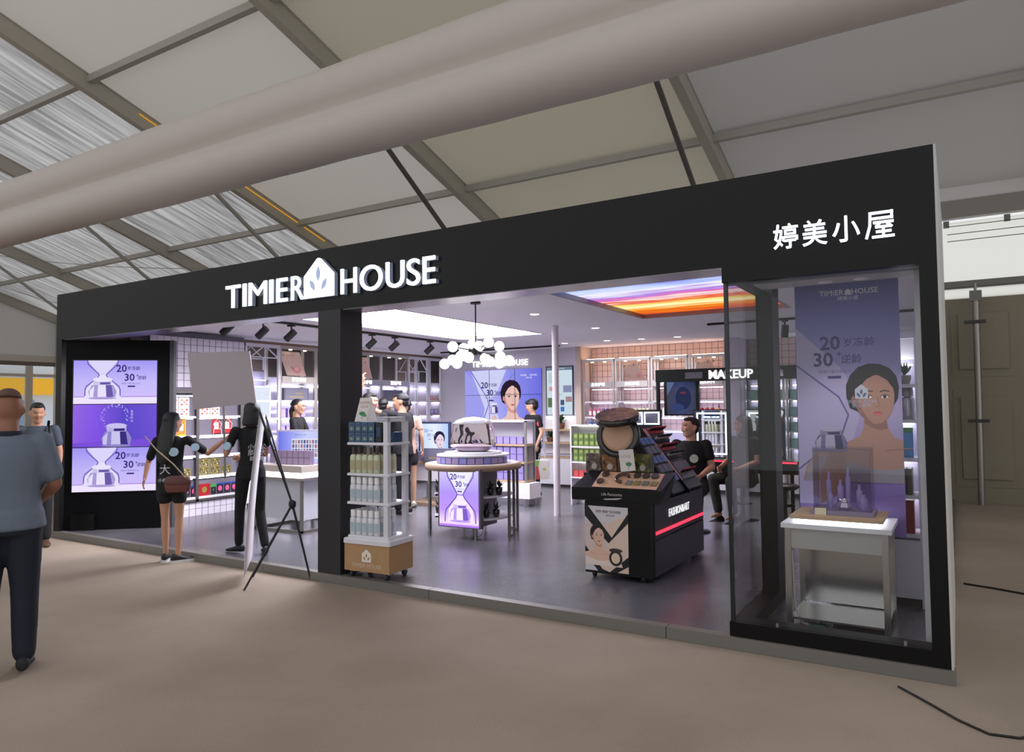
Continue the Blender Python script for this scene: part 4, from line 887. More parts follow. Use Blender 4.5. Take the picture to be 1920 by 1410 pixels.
for a, b in ((.045, .655), (.70, 1.39)):
    for z in shz:
        s_ = MB().box(a, b, -.04, .14, z-.03, z).build('shelf_board', shelfw, un)
    for z in shz[1:]+[1.79]: MB().box(a+.02, b-.02, .0, .03, z-.045, z-.032).build('light_strip', GLOW('niche_led', (.97, .95, 1.0), 16.0), un)
MB().box(0, 1.42, -.05, .16, .28, .31).build('bottom_edge', M('post_dark'), un)
MB().box(0, 1.42, -.05, .16, 1.79, 1.83).build('top_edge', M('post_dark'), un)
fu = FR((LX, .97, 0), PI/2)
ired, iorg, iyel, iwht, igrn, ipur, iblu, ipnk, igld = [M('print_'+n, c, .45) for n, c in (('red', '#c8202c'), ('orange', '#e27a2c'), ('yellow', '#e8b422'), ('white', '#eceaec'), ('green', '#3f9a4a'), ('lilac', '#9a8cc6'), ('blue', '#2f4fa8'), ('pink', '#e0609a'), ('gold', '#8d7c3a'))]
rect = lambda a, b, c, d: [(a, c), (b, c), (b, d), (a, d)]
fruit = [(ell(cx, cz, .12, .1, 10), m) for cx, cz, m in ((-.25, .25, ired), (.22, .27, iorg), (-.22, .72, iorg), (.25, .72, ired), (0, .5, ipnk))]
rn = random.Random(11)
dots = [(ell(rn.uniform(-.4, .4), rn.uniform(.12, .88), .035, .04, 6), rn.choice([iwht, iyel, iwht])) for i in range(26)]
mfruit = box_mesh('gift_box', .16, .1, .13, iwht, iwht, fruit); mred = box_mesh('gift_box', .15, .08, .235, ired, ired, [(rect(-.25, .25, .35, .75), iwht), (ell(0, .52, .08, .06, 10), ired)]); myel = box_mesh('gift_box', .2, .09, .235, iyel, iorg, [(rect(-.22, .3, .3, .7), iwht), (ell(.05, .5, .1, .1, 10), iyel)])
mlil = box_mesh('gift_box', .155, .09, .11, ipur, M('print_lilac_pale', '#c9bfe4', .45), [(ell(0, .5, .18, .25, 12), ipur)]); mdot = box_mesh('gift_box', .16, .09, .115, igld, M('print_dark_gold', '#5f5a2c', .45), dots); mred2 = box_mesh('gift_box', .19, .09, .17, M('print_dark_red', '#a02028', .4), None, [(ell(0, .5, .22, .26, 14), igld)])
mgw = box_mesh('gift_box', .09, .08, .155, iwht, None, [(rect(-.5, .5, .7, 1), igrn), (ell(0, .45, .12, .08, 8), igrn)]); mpk = box_mesh('gift_box', .115, .08, .16, M('print_violet', '#8f7fd0', .45), None, [(ell(0, .5, .3, .25, 12), ipnk), (rect(-.5, .5, .86, 1), iblu)])
gS = 'gift boxes in the lit niche'
NB = ('in the left niche bay', 'in the right niche bay')
for bay, x0 in ((0, .05), (1, .71)):
    for j in range(2):
        for i in range(3 if bay == 0 else 2): put(mfruit, 'gift_box', fu, x0+.1+i*.17, .04, shz[4]+j*.131, 'white box with red fruit print '+NB[bay], 'box', gS)
    if bay == 0:
        for i in range(2): put(myel, 'gift_box', fu, x0+.15+i*.22, .04, shz[3], 'yellow gift box with a white label '+NB[0], 'box', gS)
    else:
        put(mred, 'gift_box', fu, x0+.09, .05, shz[3], 'leftmost upright red gift box on the second shelf from the top', 'box', gS)
        for i in range(2):
            put(mred, 'gift_box', fu, x0+.30+i*.18, .04, shz[3], ['middle', 'rightmost'][i]+' upright red gift box framed in a wire house', 'box', gS)
            h = thing('wire_house', ['left', 'right'][i]+' small white wire house in front of the red gift boxes', 'ornament', (0, 0, 0)); h.matrix_world = fu @ Matrix.Translation((x0+.30+i*.18, -.028, shz[3]))
            w_ = MB()
            for a, b in (((-.07, 0, 0), (-.05, 0, .12)), ((.07, 0, 0), (.05, 0, .12)), ((-.07, 0, .15), (0, 0, .22)), ((.07, 0, .15), (0, 0, .22)), ((-.05, 0, .12), (-.07, 0, .15)), ((.05, 0, .12), (.07, 0, .15)), ((-.06, 0, .08), (.06, 0, .08))): w_.bar(a, b, .005)
            w_.build('frame', iwht, h)
    for j in range(2):
        for i in range(4 if j == 0 else 3): put(mlil, 'gift_box', fu, x0+.09+i*.158, .05, shz[2]+j*.111, 'round emblem lilac gift box '+NB[bay], 'box', gS)
    for j in range(2):
        for i in range(3 if j == 0 else 2): put(mdot, 'gift_box', fu, x0+.1+i*.185, .04, shz[1]+j*.116, 'bright dotted dark gold gift box '+NB[bay], 'box', gS)
    put(mred2, 'gift_box', fu, x0+.11, .04, shz[0], 'dark red box with a gold disc on the bottom shelf '+NB[bay], 'box', gS)
    put(mgw, 'gift_box', fu, x0+.26, .04, shz[0], 'white and green carton beside the dark red box '+NB[bay], 'box', gS)
    for i in range(3): put(mpk, 'gift_box', fu, x0+.37+i*.12, .04, shz[0], 'violet box with pink circle '+NB[bay], 'box', gS)
    put(mgw, 'gift_box', fu, x0+.2, .09, shz[0]+.171, 'white and green carton lying on the dark red box '+NB[bay], 'box', gS)

# ------------------------------------------------------------------ shelf bays along the walls
def bay(label, fr, w, zs, top=2.52, header=None, poster=None, d=.36, z_head=(1.98, 2.09), base=.5, backm=None, ledm=None, house=False, posts='steel', name='shelf_unit', headm=None, boards=None, cove=False):
    t = thing(name, label, 'shelf', (0, 0, 0)); t.matrix_world = fr; pm = sh_end if posts == 'steel' else shelfw
    if backm:
        MB().box(.02, w-.02, d-.02, d, z_head[1], top-.02).build('upper_back_panel', backm, t); MB().box(.02, w-.02, d-.02, d, base, z_head[1]-.001).build('back_panel', M('bay_back_lilac', '#b4aec6', .5), t)
    if cove: MB().box(.04, w-.04, .1, .13, top+.002, top+.012).build('cove_light', stripw, t)
    for x in (0, w-.035):
        for y in (0, d-.035): MB().box(x, x+.035, y, y+.035, 0, top).build('post', pm, t)
    if base: MB().box(.036, w-.036, .02, d-.036, .06, base).build('base_cabinet', white, t); MB().box(.05, w-.05, .05, d-.06, 0, .06).build('toe_kick', M('toe_dark', '#4a484a', .6), t)
    for z in zs:
        b = MB().box(.036, w-.036, .0, d-.036, z-.025, z).build('shelf_board', boards or shelfw, t)
    for z in zs[1:]+[z_head[0]]: MB().box(.06, w-.06, d-.09, d-.06, z-.04, z-.028).build('light_strip', ledm or strip, t)
    if header:
        h = MB().box(.036, w-.036, -.012, .02, *z_head).build('header', headm or sh_end, t)
        mb = MB(); put_text(mb, header, (z_head[1]-z_head[0])*.7, w*.5, -.014, sum(z_head)/2, 0, .001, .001); mb.build('lettering', GLOW('header_letters', (.95, .95, 1), 2.5), h)
    MB().box(.0, w, -.01, .05, top-.05, top).build('top_rail', pm, t)
    if header or poster:
        for x in (w*.3, w*.7): MB().cyl((x, .02, top-.062), (x, .02, top-.051), .028, n=12).build('spot', GLOW('spot_warm', (1, .87, .66), 7.0), t)
    if poster:
        z0, z1 = z_head[1]+.02, top-.08; x0, x1 = (.12, w-.2)
        sl = .12; o = MB().prism([(x0+sl, z0), (x1+sl*.6, z0), (x1-sl*.6, z1), (x0-sl*.4, z1)], .1, .115).build('poster_board', M('poster_pink', '#d9b8ac', .6), t)
        p = Pic(0); cx = (x0+x1)/2+.03; zc = z0+(z1-z0)*.25
        if poster == 'petal': p.poly(ell(cx+.06, zc, .09, .06), '#d98f92'); p.poly(ell(cx+.06, zc+.02, .05, .03), '#eab9b4'); p.line([(cx-.06, zc+.05), (cx-.01, zc)], .012, '#5d5040')
        else:
            p.poly(leaf(cx-.08, zc, .1, .02, .3), '#c9a66a'); p.line([(cx+.1, zc+.18), (cx+.11, zc+.22)], .012, '#3a2f2c'); p.line([(cx, zc+.18), (cx+.01, zc+.22)], .012, '#3a2f2c'); p.poly(ell(cx+.1, zc, .04, .04), '#e08a80')
        p.line([(x0+.02, z1-.08), (x0+.04, z1-.05)], .012, '#4a3f3a'); p.txt('TIMIER HOUSE', .025, x0+.16, z1-.06, '#8d7468'); p.done('print', o, (0, .0985, 0))
    if house:
        w_ = MB(); zt = top-.02
        for y in (.0, d-.02):
            w_.bar((.1, y, z_head[1]+.2), (w*.55, y, zt), .016); w_.bar((w*.55, y, zt), (w-.04, y, z_head[1]+.2), .016); w_.bar((.05, y, z_head[1]+.2), (w-.03, y, z_head[1]+.2), .016); w_.bar((w*.5, y, z_head[1]), (w*.5, y, z_head[1]+.2), .016)
        w_.bar((w*.55, 0, zt), (w*.55, d-.02, zt), .016)
        w_.build('house_frame', shelfw, t)
    return t
dkb = M('bay_back_dark', '#4d4744', .7); brn = M('bay_back_brown', '#7a6a60', .7); LZ = [.55, .86, 1.14, 1.42, 1.70]
fL = lambda y: FR((.42, y, FZ), PI/2)
# brown bulkhead over the left shelves
struct(MB().box(.0, .06, 2.45, 8.2, 2.55, CZ).build('wall_left', M('bulkhead_brown', '#8f7666', .7)))
zl = [z-FZ for z in LZ]
bay('white framed shelf with a wire house top next to the tiled wall', fL(2.50), .66, zl, 2.5, house=True, posts='white', backm=brn, ledm=stripb)
bay('steel shelf with a slanted pink flower poster left of the black pillar', fL(3.16), .76, zl, 2.5, '青春冻龄', 'petal', backm=dkb, z_head=(1.9, 2.01))
bay('steel shelf half hidden behind the black pillar', fL(3.92), .76, zl, 2.5, '青春冻龄', None, backm=dkb, z_head=(1.9, 2.01))
bay('steel shelf with a slanted poster above the pointing man', fL(4.70), .84, zl, 2.5, '补水护理', 'leaf', backm=dkb, z_head=(1.9, 2.01))
bay('dark backed steel shelf with a lit header above the pointing men', fL(5.54), .80, zl, 2.5, '清洁护理', None, backm=dkb, z_head=(1.9, 2.01))
bay('white framed shelf with wire house tops at the far left', fL(6.34), .62, zl, 2.5, house=True, posts='white', backm=brn, z_head=(1.9, 2.01))
bay('white shelf in the far left corner', fL(6.98), .42, zl, 2.5, posts='white', backm=dkb, z_head=(1.9, 2.01), boards=wood)
bay('white shelf beside the video wall', fL(7.42), .40, zl, 2.5, posts='white', backm=dkb, z_head=(1.9, 2.01), boards=wood)
# lit sign in the first bay
t = thing('lit_sign', 'tall white lit sign box behind the grey board', 'sign', (0, 0, 0)); t.matrix_world = fL(2.50) @ Matrix.Translation((.09, .02, zl[3]+.002))
MB().box(0, .42, .02, .06, 0, .5).build('box', white, t); MB().box(.02, .40, .012, .02, .02, .48).build('lit_face', GLOW('sign_white', (.82, .88, 1.0), .95), t)
mb = MB(); put_text(mb, 'TIMIER HOUSE', .05, .21, .010, .36, 0, .0005); mb.build('lettering', M('sign_text', '#aab0c8', .5), t)
# goods on the left shelves
mpur = box_mesh('product_box', .1, .08, .15, M('box_purple', '#7d6bb0', .4), M('box_purple_face', '#a493cf', .4)); mdark = box_mesh('product_box', .15, .1, .1, M('box_plum', '#4b3a62', .4), M('box_plum_face', '#5d4b78', .4)); mcream = box_mesh('product_box', .1, .07, .16, M('box_cream', '#d8b05c', .4), iwht)
mset = box_mesh('gift_set', .52, .08, .2, M('set_slate', '#5b5a6e', .4), M('set_slate_face', '#6c6b80', .4), [(rect(-.3, .3, .2, .36), M('set_gold', '#8f8064', .4)), (rect(-.05, .25, .5, .62), M('set_gold'))])
mredrow = box_mesh('product_box', .14, .1, .11, iwht, iwht, [(ell(a, b, .13, .17, 8), ired) for a, b in ((-.3, .3), (.05, .3), (.35, .35), (-.25, .72), (.15, .75))]); mlilrow = box_mesh('product_box', .12, .1, .11, ipur, None, [(ell(0, .55, .22, .3, 10), iwht), (ell(0, .55, .14, .2, 10), ipur)])
BL = [(2.50, .66, 'next to the tiled wall'), (3.16, .76, 'left of the black pillar'), (3.92, .76, 'behind the black pillar'), (4.70, .84, 'below the slanted leaf poster'), (5.54, .8, 'with the dark back')]
for k, (y, w, wh) in enumerate(BL):
    f = fL(y)
    for i in range(int((w-.14)/.125)): put(mpur, 'product_box', f, .11+i*.125, .1, zl[2], 'lilac cosmetic box on the shelf '+wh, 'box', 'lilac boxes on the left shelves')
    for i in range(int((w-.14)/.17)): put(mdark, 'product_box', f, .13+i*.17, .1, zl[0], 'plum coloured carton on the low shelf '+wh, 'box', 'plum cartons on the left shelves')
    for i in range(int((w-.14)/.17)): put(mdark, 'product_box', f, .13+i*.17, .1, zl[1], 'plum coloured carton on the middle shelf '+wh, 'box', 'plum cartons on the left shelves')
    if k in (1, 2, 4): put(mset, 'gift_set', f, w/2, .08, zl[4], 'flat slate grey gift set on the top shelf '+wh, 'gift set', 'gift sets on the left shelves')
    if k >= 1:
        for i in range(4): put(mcream if (i+k) % 3 == 0 else mpur, 'product_box', f, .12+i*.14, .1, zl[3], ('gold' if (i+k) % 3 == 0 else 'lilac')+' cosmetic box on the upper shelf '+wh, 'box', 'boxes on the upper left shelves')
for k, (y, w, wh) in enumerate(((6.98, .42, 'far left corner'), (7.42, .4, 'video wall'))):
    f = fL(y)
    for i in range(2):
        put(mredrow, 'product_box', f, .13+i*.145, .08, zl[4-k*0]-k*.0, 'red dotted white box on the %s shelf' % wh, 'box', 'red dotted boxes in the far corner'); put(mlilrow, 'product_box', f, .13+i*.13, .08, zl[3], 'white ringed lilac box on the %s shelf' % wh, 'box', 'ringed lilac boxes in the far corner')

# ------------------------------------------------------------------ back wall
BY = 7.4
struct(MB().box(.42, 3.64, BY+.02, BY+.1, FZ, CZ).build('wall_back', M('grey_feature_wall', '#d6d2de', .6)))['label'] = 'grey wall behind the video screens'
struct(MB().box(3.58, 3.68, BY-.06, BY+.5, FZ, CZ).build('trim_9', M('column_cream', '#d2bfb4', .6)))['label'] = 'cream upright between the two back walls'
t = thing('video_wall', 'nine panel lilac video wall with a woman portrait at the back', 'screen', (1.92, BY, .79))
E = .95
for c in range(3):
    for r in range(3): MB().box(-.9+c*.6+.001, -.3+c*.6-.001, 0, .018, r*.503+.001, (r+1)*.503-.001).build('screen_panel', M('led_black'), t)
p = Pic(E); p.clip = (-.9, .9, 0, 1.51); p.poly(rect(-.9, .9, 0, 1.51), grad('video_blue', [(0, '#8c88ee'), (.35, '#b5b4f4'), (.6, '#8d90ee'), (1, '#6466dd')], 'x', -.9, .9, E))
p.poly([(-.9, .1), (-.62, .25), (-.32, .9), (-.5, 1.15), (-.9, 1.5)], '#a3a2f2'); p.poly([(-.75, 1.5), (.1, 1.5), (-.1, 1.1), (-.28, .92), (-.1, .6), (.05, .1), (-.5, .1), (-.42, .75)], '#d2d4fa')
p.line([(-.62, .12), (-.32, .82), (-.36, .95), (-.75, 1.5)], .02, '#6a68c8'); p.line([(.25, 1.4), (-.1, .98)], .014, '#7a78d0')
ad_text(p, -.42, 1.2, .17, '#352c70', '#8c88c8'); woman(p, .22, 1.0, .5, '#eec5bc', '#d29a92', '#2a2030', '#e4e8fb')
p.poly([(-.2, .05), (-.1, .35), (-.13, .55), (-.2, .62), (-.28, .45), (-.3, .1)], '#e6bcb2'); jar(p, -.2, .72, .24, '#4a3f88', '#a79fdc', '#e6e2fa', '#c6bfe8')
p.txt('TIMIER', .05, .5, 1.38, '#f2f2ff'); p.txt('HOUSE', .05, .72, 1.38, '#f2f2ff'); p.txt('婷美小屋', .035, .62, 1.33, '#f2f2ff')
p.poly(rect(-.3, .9, 0, .1), '#b0b4f0')
p.done('picture', t, (0, -.001, 0))
for x in (-.3, .3): MB().box(x-.004, x+.004, -.009, -.0045, 0, 1.51).build('seam', blackgl, t)
for z in (.503, 1.006): MB().box(-.9, .9, -.009, -.0045, z-.004, z+.004).build('seam', blackgl, t)
sg = thing('wall_sign', 'white lit TIMIER HOUSE letters above the video wall', 'sign', (1.87, BY+.02, 2.37))
for ch, x0, x1 in (('T', -.67, -.58), ('I', -.56, -.535), ('M', -.51, -.39), ('I', -.37, -.345), ('E', -.32, -.24), ('R', -.22, -.13), ('H', .13, .23), ('O', .25, .37), ('U', .39, .48), ('S', .5, .56), ('E', .58, .65)): letter(sg, ch, x0, x1, 0, .115, 0, GLOW('letter_white2', (1, .97, .93), 3.0), acry, d2=.03)
MB().prism([(-.09, 0), (.09, 0), (.09, .1), (0, .17), (-.09, .1)], -.03, -.002).build('house_emblem', GLOW('letter_white2', (1, .97, .93), 3.0), sg)
# information screen right of the video wall
t = thing('info_screen', 'tall pale screen with photos and text beside the white column', 'screen', (3.21, BY, 1.40))
MB().box(-.29, .29, -.01, .018, -.02, .92).build('body', M('edge_grey'), t)
p = Pic(.95); p.poly(rect(-.27, .27, 0, .9), '#cfe0ec'); p.poly(rect(-.27, .27, .84, .9), '#6f7f92'); p.txt('TIMIER HOUSE', .035, 0, .87, '#e8f0f8')
for i in range(7): p.line([(-.23, .78-i*.028), (-.05+.03*(i % 3), .78-i*.028)], .009, '#8aa0a8')
for x0, x1, z0, z1, c in ((-.25, -.16, .14, .32, '#5d7a58'), (.02, .1, .18, .28, '#4f5a78'), (.02, .1, .06, .15, '#4d78c0'), (.08, .26, .42, .55, '#8a8fb4'), (.13, .26, .24, .34, '#a88890'), (-.22, -.13, .45, .53, '#d49a98')): p.poly(rect(x0, x1, z0, z1), c)
p.txt('美妆 护肤 体验', .03, -.05, .38, '#5f8a70'); p.txt('自然 健康', .03, -.1, .81, '#5f8a70')
p.done('picture', t, (0, -.011, 0))
# plant shelf below it
t = thing('plant_shelf', 'white lit alcove of wooden shelves with potted plants', 'shelf', (2.9, BY-.06, FZ))
MB().box(0, .66, .04, .06, .6, 1.3).build('back_panel', M('niche_back'), t); MB().box(.05, .6, .02, .04, 1.285, 1.3).build('light_strip', strip, t)
for z in (.55, .82, 1.06): MB().box(0, .66, -.22, .04, z-.03, z).build('shelf_board', wood, t)
MB().box(0, .66, -.22, .05, .05, .52).build('base_cabinet', white, t); MB().box(.02, .64, -.18, .0, 0, .05).build('toe_kick', M('toe_dark'), t)
leafg = M('leaf_green', '#3f5a33', .6, noise=.25, nscale=25); leafd = M('leaf_dark', '#25331f', .6, noise=.2, nscale=25); soil = M('soil', '#2b211a', .9)
def plant(name, label, loc, r, h, potm, kind='leafy', group=None, seed=1, lm=None, ph=None):
    t = thing(name, label, 'plant', loc, 0, group); rr = random.Random(seed); ph = ph or r*1.3
    MB().lathe([(r*.7, 0), (r*.95, ph*.5), (r, ph), (r*.86, ph), (r*.84, ph*.9), (.0, ph*.9)], 14).build('pot', potm, t)
    mb = MB(); n = 26 if kind == 'leafy' else 14
    for i in range(n):
        a = rr.uniform(0, 2*PI); el = rr.uniform(.3, 1.4) if kind == 'leafy' else rr.uniform(.7, 1.45); L = (h-ph)*rr.uniform(.6, 1.0); wd = L*(.2 if kind == 'leafy' else .13)
        d = V((math.cos(a)*math.cos(el), math.sin(a)*math.cos(el), math.sin(el))); s_ = V((-math.sin(a), math.cos(a), 0)); b = V((0, 0, ph*.9))+d*L*.15*(1 if kind == 'leafy' else 0)
        dr = V((0, 0, -L*.25)) if kind == 'leafy' else V((0, 0, L*.1)); m1 = b+d*L*.55; e = b+d*L+dr; nn = d.cross(s_)*wd*.25
        mb.add([b, m1+s_*wd, e, m1-s_*wd, m1-nn], [(0, 1, 4), (1, 2, 4), (2, 3, 4), (3, 0, 4)])
        if kind == 'leafy' : mb.cyl((0, 0, ph*.9), b, .002, n=4)
    mb.build('foliage', lm or leafg, t); return t
terr = M('basket_brown', '#6d4a33', .8); gpot = M('pot_grey', '#8d8a84', .7); gl2 = M('jar_dark_glass', '#15171a', .12, coat=.5)
plant('potted_plant', 'leafy plant in a brown basket on the upper alcove shelf', (3.3, BY-.16, FZ+1.061), .085, .33, terr, seed=3)
plant('potted_plant', 'bushy plant in a brown pot on the middle alcove shelf', (3.08, BY-.16, FZ+.821), .07, .24, terr, seed=4)

# tiled wall with steel shelf bays, right half of the back
fb = lambda x: FR((x, BY, FZ), 0)
struct(MB().box(3.64, 9.36, 7.86, 7.92, FZ, CZ).build('wall_back', M('inner_wall_white')))
tile_wall('wall_back', 'pinkish tiled wall behind the body care shelves', FR((3.68, 7.84, 0), 0), 2.64, 1.12, 2.661, .11, tilep, None)
BZ = [.59, .86, 1.12, 1.36, 1.64]; bz = [z-FZ for z in BZ]
XB = [(3.70, .62, '身体护理', None), (4.34, .66, '身体护理', 'leaf'), (5.02, .66, '洗护系列', None), (5.70, .62, '面膜系列', 'leaf')]
lab4 = ['first', 'second', 'third', 'fourth']
for k, (x, w, hd_, po) in enumerate(XB): bay('%s steel body care shelf from the white column on the tiled wall' % lab4[k], fb(x), w, bz, 2.34, hd_, po, ledm=stripb, z_head=(1.82, 1.92), cove=True)
struct(MB().box(6.34, 6.58, 7.3, 7.86, FZ, CZ).build('trim_10', M('column_lilac', '#b3aabf', .6)))['label'] = 'lilac grey column right of the body care shelves'
tile_wall('wall_back', 'tiled wall behind the teal goods', FR((6.6, 7.84, 0), 0), 1.98, 1.89, 2.661, .11, tilep, None, 200)
for k in range(3): bay('%s pale shelf of teal boxes seen past the makeup counter' % ['left', 'middle', 'right'][k], fb(6.62+k*.66), .64, bz, 2.1, ledm=strip, z_head=(1.82, 1.92), backm=M('niche_back'))
clr = lambda n, c: M('plastic_'+n, c, .3, coat=.3)
pB = {n: bottle_thing('lotion_bottle', '', 'body care bottles', .034, .21, clr(n, c), clr('cap_'+n, c2), lab=iwht) for n, c, c2 in (('pink', '#c4577a', '#e0c4cc'), ('violet', '#5d4a94', '#cfc6e0'), ('blue', '#4b82c4', '#dfe8f0'), ('cream', '#e9dfb8', '#f0ece0'), ('mint', '#cfe2c0', '#eef2ea'), ('white', '#dcdde6', '#eceef2'), ('red', '#b8202c', '#e6e4e4'), ('amber', '#d8a02c', '#2c2620'))}
def brow(n, fr, xs, y, z, where, sc=1):
    for x in xs: puts(pB[n], fr, x, y, z, '%s pump bottle %s' % (n, where), n+' bottles on the tiled wall')
ar = lambda a, n, s: [a+i*s for i in range(n)]
brow('pink', fb(XB[0][0]), ar(.1, 3, .085), .1, bz[3], 'on the bottle shelf of the first body care bay'); brow('violet', fb(XB[0][0]), ar(.36, 3, .085), .1, bz[3], 'on the bottle shelf of the first body care bay')
brow('blue', fb(XB[0][0]), ar(.1, 3, .085), .1, bz[2], 'on the shelf below the pink bottles'); brow('amber', fb(XB[0][0]), ar(.1, 3, .085), .1, bz[1], 'two shelves below the pink bottles'); brow('red', fb(XB[0][0]), ar(.22, 3, .1), .1, bz[0], 'on the lowest shelf of the first body care bay')
brow('white', fb(XB[1][0]), ar(.09, 2, .085), .1, bz[3], 'in the second body care bay'); brow('mint', fb(XB[1][0]), ar(.26, 2, .085), .1, bz[3], 'in the second body care bay'); brow('cream', fb(XB[1][0]), ar(.43, 3, .075), .1, bz[3], 'in the second body care bay')
brow('red', fb(XB[3][0]), ar(.1, 4, .09), .1, bz[3], 'in the fourth body care bay'); brow('amber', fb(XB[3][0]), ar(.48, 1, .09), .1, bz[3], 'in the fourth body care bay')
brow('white', fb(XB[2][0]), ar(.1, 5, .1), .1, bz[3], 'in the third body care bay')
mteal = box_mesh('product_box', .17, .12, .15, M('box_teal', '#7fc4bc', .4), M('box_teal_face', '#a6d8d0', .4))
for k in range(3):
    for j in (1, 2, 3, 4):
        for i in range(3): put(mteal, 'product_box', fb(6.62+k*.66), .13+i*.185, .12, bz[j], 'teal carton on the pale shelf past the makeup counter', 'box', 'teal cartons')
# carton stand of green boxes behind the compact
t = thing('carton_stand', 'pale lit stand of green and red cartons behind the giant compact', 'shelf', (4.95, 5.2, FZ))
for x in (-.35, .33): MB().box(x, x+.02, -.12, .12, 0, 1.2).build('side_panel', shelfw, t)
MB().box(-.35, .35, .1, .12, 0, 1.2).build('back_panel', shelfw, t)
for z in (.42, .65, .88, 1.2): MB().box(-.33, .33, -.12, .1, z-.02, z).build('shelf_board', shelfw, t)
for z in (.63, .86, 1.18): MB().box(-.3, .3, .06, .08, z-.01, z-.002).build('light_strip', GLOW('led_cream', (1, .95, .8), 2.2), t)
mgr = box_mesh('green_carton', .085, .07, .095, M('carton_green', '#4d6a34', .4), M('carton_green_face', '#6c8044', .4), [(ell(0, .55, .3, .25, 8), M('carton_lime', '#9aa860', .4))]); mrd = box_mesh('red_carton', .085, .07, .095, ired, M('carton_red_face', '#c4545a', .4))
fs_ = FR((4.95, 5.2, FZ), 0)
for z in (.88, .65):
    for j in range(2):
        for i in range(7): put(mgr, 'green_carton', fs_, -.27+i*.09, -.06, z+j*.097, 'green printed carton on the lit stand behind the giant compact', 'box', 'green cartons on the stand')
for i in range(7): put(mrd, 'red_carton', fs_, -.27+i*.09, -.06, .42, 'red carton on the lowest shelf of the lit carton stand', 'box', 'red cartons on the stand')
# white round column
struct(MB().cyl((4.945, 4.0, FZ), (4.945, 4.0, CZ), .046, n=20).build('trim_11', M('column_white', '#d6cdd6', .5)))['label'] = 'slim white round column in the middle of the shop'

# ------------------------------------------------------------------ lights under the ceiling
dark = M('spot_black', '#141416', .45)
def downlight(x, y, where, s=6.0):
    t = thing('downlight', 'round recessed ceiling light '+where, 'ceiling light', (x, y, CZ-.006), 0, 'recessed ceiling lights')
    MB().lathe([(.05, .004), (.068, .0), (.072, .006)], 20).build('ring', white, t); MB().cyl((0, 0, .0005), (0, 0, .004), .052, n=20).build('lamp', GLOW('downlight_glow', (1, .95, .88), s), t)
    ld = bpy.data.lights.new('downlight_beam', 'SPOT'); ld.energy = 55; ld.spot_size = 1.9; ld.spot_blend = .6; ld.color = (1, .96, .93); ld.shadow_soft_size = .05
    o = bpy.data.objects.new('beam', ld); COL.objects.link(o); o.parent = t; o.location = (0, 0, -.02)
for x, y, wh in ((5.33, 2.77, 'nearest the chandelier'), (5.28, 4.59, 'left of the sunset panel, behind the column'), (3.79, 6.51, 'leftmost of the row before the tiled wall'), (4.6, 6.5, 'second of the row before the tiled wall'), (5.18, 6.58, 'third of the row before the tiled wall'), (5.79, 6.6, 'rightmost of the row before the tiled wall')): downlight(x, y, wh)
for x, wh in ((8.88, 'left one in the corner window soffit'), (9.1, 'right one in the corner window soffit')):
    t = thing('downlight', 'small ceiling spot, '+wh, 'ceiling light', (x, .44, 2.352), 0, 'recessed ceiling lights')
    MB().lathe([(.035, .0), (.045, .002), (.048, .007)], 18).build('ring', white, t); MB().cyl((0, 0, .001), (0, 0, .006), .036, n=18).build('lamp', GLOW('downlight_glow', (1, .95, .88), 6), t)
    ld = bpy.data.lights.new('window_beam', 'SPOT'); ld.energy = 14; ld.spot_size = 1.8; ld.spot_blend = .5; ld.color = (1, .94, .9); ld.shadow_soft_size = .04
    o = bpy.data.objects.new('beam', ld); COL.objects.link(o); o.parent = t; o.location = (0, 0, -.02)
def track(label, a, b):
    t = thing('light_track', label, 'light track', a); d = V(b)-V(a); MB().bar((0, 0, 0), d, .035, .03).build('rail', dark, t)
track('black ceiling light track left of the white light panel', (2.38, .35, CZ-.016), (2.38, 5.9, CZ-.016))
track('black ceiling light track in front of the video wall', (.9, 6.75, CZ-.016), (3.56, 6.75, CZ-.016))
track('short black ceiling light track above the makeup counter', (6.75, 5.0, CZ-.016), (9.2, 5.0, CZ-.016))
def spot(x, y, wh, ang=0.5, az=2.6):
    t = thing('track_spotlight', 'black cylinder spotlight '+wh, 'spotlight', (x, y, CZ-.031), az, 'track spotlights')
    MB().box(-.02, .02, -.05, .05, -.02, 0).build('adapter', dark, t); MB().cyl((0, 0, -.02), (0, 0, -.07), .012, n=8).build('arm', dark, t)
    c = V((0, 0, -.12)); d = V((0, -math.sin(ang), -math.cos(ang))); h = MB().cyl(c-d*.06, c+d*.1, .045, n=18).build('head', dark, t)
    MB().cyl(c+d*.1005, c+d*.102, .034, n=14).build('lens', GLOW('spot_lens', (1, .96, .9), 4), h)
    ld = bpy.data.lights.new('track_beam', 'SPOT'); ld.energy = 110; ld.spot_size = 1.35; ld.spot_blend = .7; ld.color = (1, .95, .96); ld.shadow_soft_size = .035
    o = bpy.data.objects.new('beam', ld); COL.objects.link(o); o.parent = t; o.location = c+d*.115; o.rotation_euler = d.to_track_quat('-Z', 'Y').to_euler()
for x, y, wh in ((2.38, .72, 'nearest the shop front, half behind the fascia'), (2.38, 1.22, 'second from the front on the left track'), (2.38, 1.66, 'third from the front on the left track'), (2.38, 3.16, 'first right of the black pillar'), (2.38, 3.66, 'second right of the black pillar'), (2.38, 4.52, 'third right of the black pillar'), (2.38, 5.2, 'last on the left track by the chandelier')): spot(x, y, wh, .85, -1.2)
spot(7.75, 5.0, 'above the makeup counter', -.25, .6)
